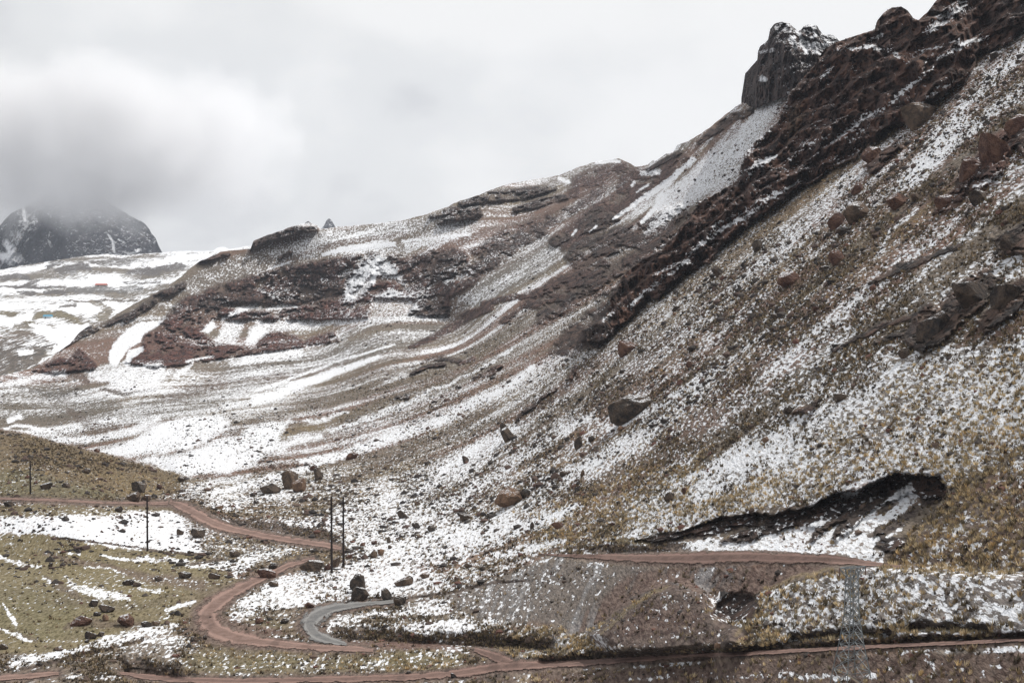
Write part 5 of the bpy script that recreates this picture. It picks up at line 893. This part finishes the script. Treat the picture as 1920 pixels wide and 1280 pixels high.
# ------------------------------------------------------------ poles, pylon, far huts
class MB:
    def __init__(s): s.bm = bmesh.new()
    def tube(s, a, b, r0, r1=None, n=8):
        a, b = Vector(a), Vector(b); r1 = r0 if r1 is None else r1; d = (b - a); q = d.to_track_quat('Z', 'Y')
        A = [s.bm.verts.new(a + q @ Vector((r0 * cos(2 * pi * k / n), r0 * sin(2 * pi * k / n), 0))) for k in range(n)]
        B = [s.bm.verts.new(b + q @ Vector((r1 * cos(2 * pi * k / n), r1 * sin(2 * pi * k / n), 0))) for k in range(n)]
        for k in range(n): s.bm.faces.new((A[k], A[(k + 1) % n], B[(k + 1) % n], B[k]))
        s.bm.faces.new(A[::-1]); s.bm.faces.new(B); return s
    def angle(s, a, b, w):                      # steel angle bar: two thin leaves
        a, b = Vector(a), Vector(b); d = (b - a).normalized(); up = Vector((0, 0, 1)) if abs(d.z) < .9 else Vector((1, 0, 0))
        u = d.cross(up).normalized(); v = d.cross(u).normalized(); t = w * .14
        for e1, e2 in ((u * w, v * t), (v * w, u * t)):
            c = [a, a + e1, a + e1 + e2, a + e2]; A = [s.bm.verts.new(p) for p in c]; B = [s.bm.verts.new(p + (b - a)) for p in c]
            for k in range(4): s.bm.faces.new((A[k], A[(k + 1) % 4], B[(k + 1) % 4], B[k]))
            s.bm.faces.new(A[::-1]); s.bm.faces.new(B)
        return s
    def box(s, c, d):
        r = bmesh.ops.create_cube(s.bm, size=1)
        for v in r['verts']: v.co = Vector((v.co.x * d[0] + c[0], v.co.y * d[1] + c[1], v.co.z * d[2] + c[2]))
        return s
    def build(s, name, mat, parent=None):
        bmesh.ops.recalc_face_normals(s.bm, faces=s.bm.faces); me = bpy.data.meshes.new(name); s.bm.to_mesh(me); s.bm.free(); me.materials.append(mat); return link(name, me, parent)
M_WOOD = plain('dark_pole_wood', (0.028, 0.022, 0.02), .85, 0, .3, 3); M_STEEL = plain('galvanised_steel', (0.24, 0.26, 0.27), .6, .3, .2, 2); M_CER = plain('insulator', (0.16, 0.10, 0.08), .35)
M_STEEL2 = plain('bright_steel', (0.6, 0.52, 0.4), .45, .2, .1, 2)
def pole(px, top, foot, arms, label):
    p = surf(px, foot); e = bpy.data.objects.new('utility_pole', None); C.objects.link(e); e.location = p
    tag(e, label, 'utility pole', 'utility poles along the track'); h = (foot - top) * p.y / F
    MB().tube((0, 0, -1.2), (0, 0, h), .19, .13, 10).build('shaft', M_WOOD, e)
    for z, w_ in arms:
        a = MB().box((0, -.16, h - z), (w_, .1, .12)).tube((-.25 * w_, -.14, h - z), (0, -.12, h - z - .5), .025, n=5).tube((.25 * w_, -.14, h - z), (0, -.12, h - z - .5), .025, n=5).build('cross_arm', M_WOOD, e)
        for x in (-.42 * w_, .42 * w_): MB().tube((x, -.16, h - z + .06), (x, -.16, h - z + .3), .05, .03, 7).build('insulator', M_CER, a)
    MB().tube((0, 0, h), (0, 0, h + .22), .05, .03, 7).build('insulator', M_CER, e)
pole(622, 930, 1074, [(1.9, .7)], 'left of the two tall dark wooden poles standing close together in the snow')
pole(644, 930, 1064, [(.9, 1.1), (2.3, .8)], 'right of the two close dark wooden poles, with short cross arms')
pole(276.5, 929, 1033, [(2.0, .6)], 'single dark wooden pole at the lower edge of the snow field')
pole(57, 862, 926, [(1.6, .6)], 'thin dark wooden pole on the green hill slope at the far left')

def pylon(px, py_foot, top):
    g = surf(px, py_foot); e = bpy.data.objects.new('lattice_pylon', None); C.objects.link(e); e.location = g; e.rotation_euler = (0, 0, radians(22))
    tag(e, 'grey steel lattice pylon with a flared top standing at the lower right', 'pylon')
    H = (py_foot - top) * g.y / F; s = g.y / F
    wd = lambda z: np.interp(z / H, [0, .16, .35, .60, .93, 1.0], [1.28, 1.02, .72, .42, .33, .33]) * s * 24    # half width
    cor = lambda z, k: Vector((wd(z) * (1, 1, -1, -1)[k], wd(z) * (1, -1, -1, 1)[k], z))
    lv = [0, .16 * H, .27 * H, .37 * H, .46 * H, .54 * H, .61 * H, .67 * H, .73 * H, .79 * H, .85 * H, .91 * H, H]
    for k in range(4):
        m = MB()
        for a, b in zip(lv[:-1], lv[1:]): m.angle(cor(a - (.5 if a == 0 else 0), k), cor(b, k), .09)
        m.build('leg', M_STEEL, e)
    for k in range(4):
        m = MB(); k2 = (k + 1) % 4
        for i, (a, b) in enumerate(zip(lv[:-1], lv[1:])):
            m.angle(cor(a, k), cor(b, k2), .036); m.angle(cor(a, k2), cor(b, k), .036)
            m.angle(cor(b, k), cor(b, k2), .045)
        m.build('bracing', M_STEEL, e)
    MB().angle(cor(lv[1], 2) + Vector((-.05, -.05, 0)), cor(lv[0] + .3, 1) + Vector((-.6, -.05, 0)), .09).build('brace', M_STEEL2, e)
    A = 29 * s
    for sg in (-1, 1):
        m = MB()
        for yy in (-wd(H), wd(H)):
            m.angle((0, yy, H), (sg * A, 0, H), .07); m.angle((sg * wd(H), yy, lv[-2]), (sg * A, 0, H), .06)
            m.angle((sg * A * .5, yy * .5, H), (sg * wd(H), yy, lv[-2]), .04)
        m.build('cross_arm', M_STEEL, e)
        MB().tube((sg * A, 0, H), (sg * A, 0, H - .7), .05, .05, 8).build('insulator', M_CER, e)
pylon(1597, 1292, 1059)

def hut(px, py, Y, wd, ht, dp, roofc, wallc, label, name):
    p = surf(px, py, GF); e = bpy.data.objects.new(name, None); C.objects.link(e); e.location = p; tag(e, label, 'building'); s = p.y / F; w_, h_, d_ = wd * s, ht * s, dp
    MB().box((0, 0, h_ * .25), (w_, d_, h_ * .9)).build('wall', plain(name + '_wall', wallc), e)
    b = MB(); v = [b.bm.verts.new(c) for c in ((-w_ * .53, -d_ * .6, h_ * .7), (w_ * .53, -d_ * .6, h_ * .7), (w_ * .53, d_ * .6, h_ * .7), (-w_ * .53, d_ * .6, h_ * .7), (-w_ * .53, 0, h_ * 1.35), (w_ * .53, 0, h_ * 1.35))]
    for f in ((0, 1, 5, 4), (2, 3, 4, 5), (0, 4, 3), (1, 2, 5), (0, 3, 2, 1)): b.bm.faces.new([v[i] for i in f])
    b.build('roof', plain(name + '_roof', roofc, .5, .2), e)
    MB().box((-w_ * .2, -d_ * .5, h_ * .2), (w_ * .1, .3, h_ * .6)).build('door', M_WOOD, e)
hut(190, 537, 2300, 20, 4, 10, (0.42, 0.09, 0.05), (0.3, 0.28, 0.26), 'long low building with a rusty red roof under the far moraine', 'far_building')
hut(90, 597, 1700, 15, 5, 8, (0.08, 0.28, 0.42), (0.55, 0.58, 0.58), 'small building with a blue roof on the far grassy rise', 'far_building')

# ------------------------------------------------------------ cloud sitting on the far summit, and the air
def volume(name, lo, hi, density, color, shape=None, kind='stuff', label=None, noise=None):
    b = MB().box(((lo[0] + hi[0]) / 2, (lo[1] + hi[1]) / 2, (lo[2] + hi[2]) / 2), (hi[0] - lo[0], hi[1] - lo[1], hi[2] - lo[2]))
    m = bpy.data.materials.new(name); m.use_nodes = True; t = m.node_tree; t.nodes.clear()
    o = t.nodes.new('ShaderNodeOutputMaterial'); v = t.nodes.new('ShaderNodeVolumePrincipled'); t.links.new(v.outputs[0], o.inputs['Volume'])
    v.inputs['Color'].default_value = (*color, 1); v.inputs['Density'].default_value = density; v.inputs['Anisotropy'].default_value = .2
    if noise: noise(t, v)
    ob = b.build(name, m); return tag(ob, label, 'cloud' if label else None, kind=kind)
def cloud_noise(t, v):
    g = t.nodes.new('ShaderNodeTexCoord'); n = t.nodes.new('ShaderNodeTexNoise'); n.inputs['Scale'].default_value = 7.0; n.inputs['Detail'].default_value = 6; n.inputs['Roughness'].default_value = .6
    mp_ = t.nodes.new('ShaderNodeMapping'); mp_.inputs['Scale'].default_value = (1, .5, .45); t.links.new(g.outputs['Generated'], mp_.inputs[0]); t.links.new(mp_.outputs[0], n.inputs['Vector'])
    # ellipsoidal fall-off inside the box
    vm = t.nodes.new('ShaderNodeVectorMath'); vm.operation = 'SUBTRACT'; t.links.new(g.outputs['Generated'], vm.inputs[0]); vm.inputs[1].default_value = (.5, .5, .5)
    ln = t.nodes.new('ShaderNodeVectorMath'); ln.operation = 'LENGTH'; t.links.new(vm.outputs[0], ln.inputs[0])
    a = t.nodes.new('ShaderNodeMath'); a.operation = 'MULTIPLY_ADD'; t.links.new(n.outputs['Fac'], a.inputs[0]); a.inputs[1].default_value = -.55; t.links.new(ln.outputs['Value'], a.inputs[2])
    r = t.nodes.new('ShaderNodeMapRange'); r.interpolation_type = 'SMOOTHSTEP'; t.links.new(a.outputs[0], r.inputs['Value']); r.inputs['From Min'].default_value = .24; r.inputs['From Max'].default_value = -.12; r.inputs['To Min'].default_value = 0; r.inputs['To Max'].default_value = .017
    t.links.new(r.outputs['Result'], v.inputs['Density'])
a_ = at(-300, 448, 3300); b_ = at(560, 60, 3300)
cl = volume('cloud', (a_.x, 3150, a_.z), (b_.x, 3800, b_.z), .01, (.97, .97, .98), label='low grey cloud hiding the far summit', noise=cloud_noise)
volume('haze', (-900, -60, -1), (1500, 4300, 560), 0.00005, (.80, .87, 1.0)).location = (0, 0, 0)
hz = bpy.data.objects['haze']; zmin = float(min(GR['z'].min(), GF['z'].min())) - 1.0
for v in hz.data.vertices:
    if v.co.z < 100: v.co.z = min(zmin, -60) - 600
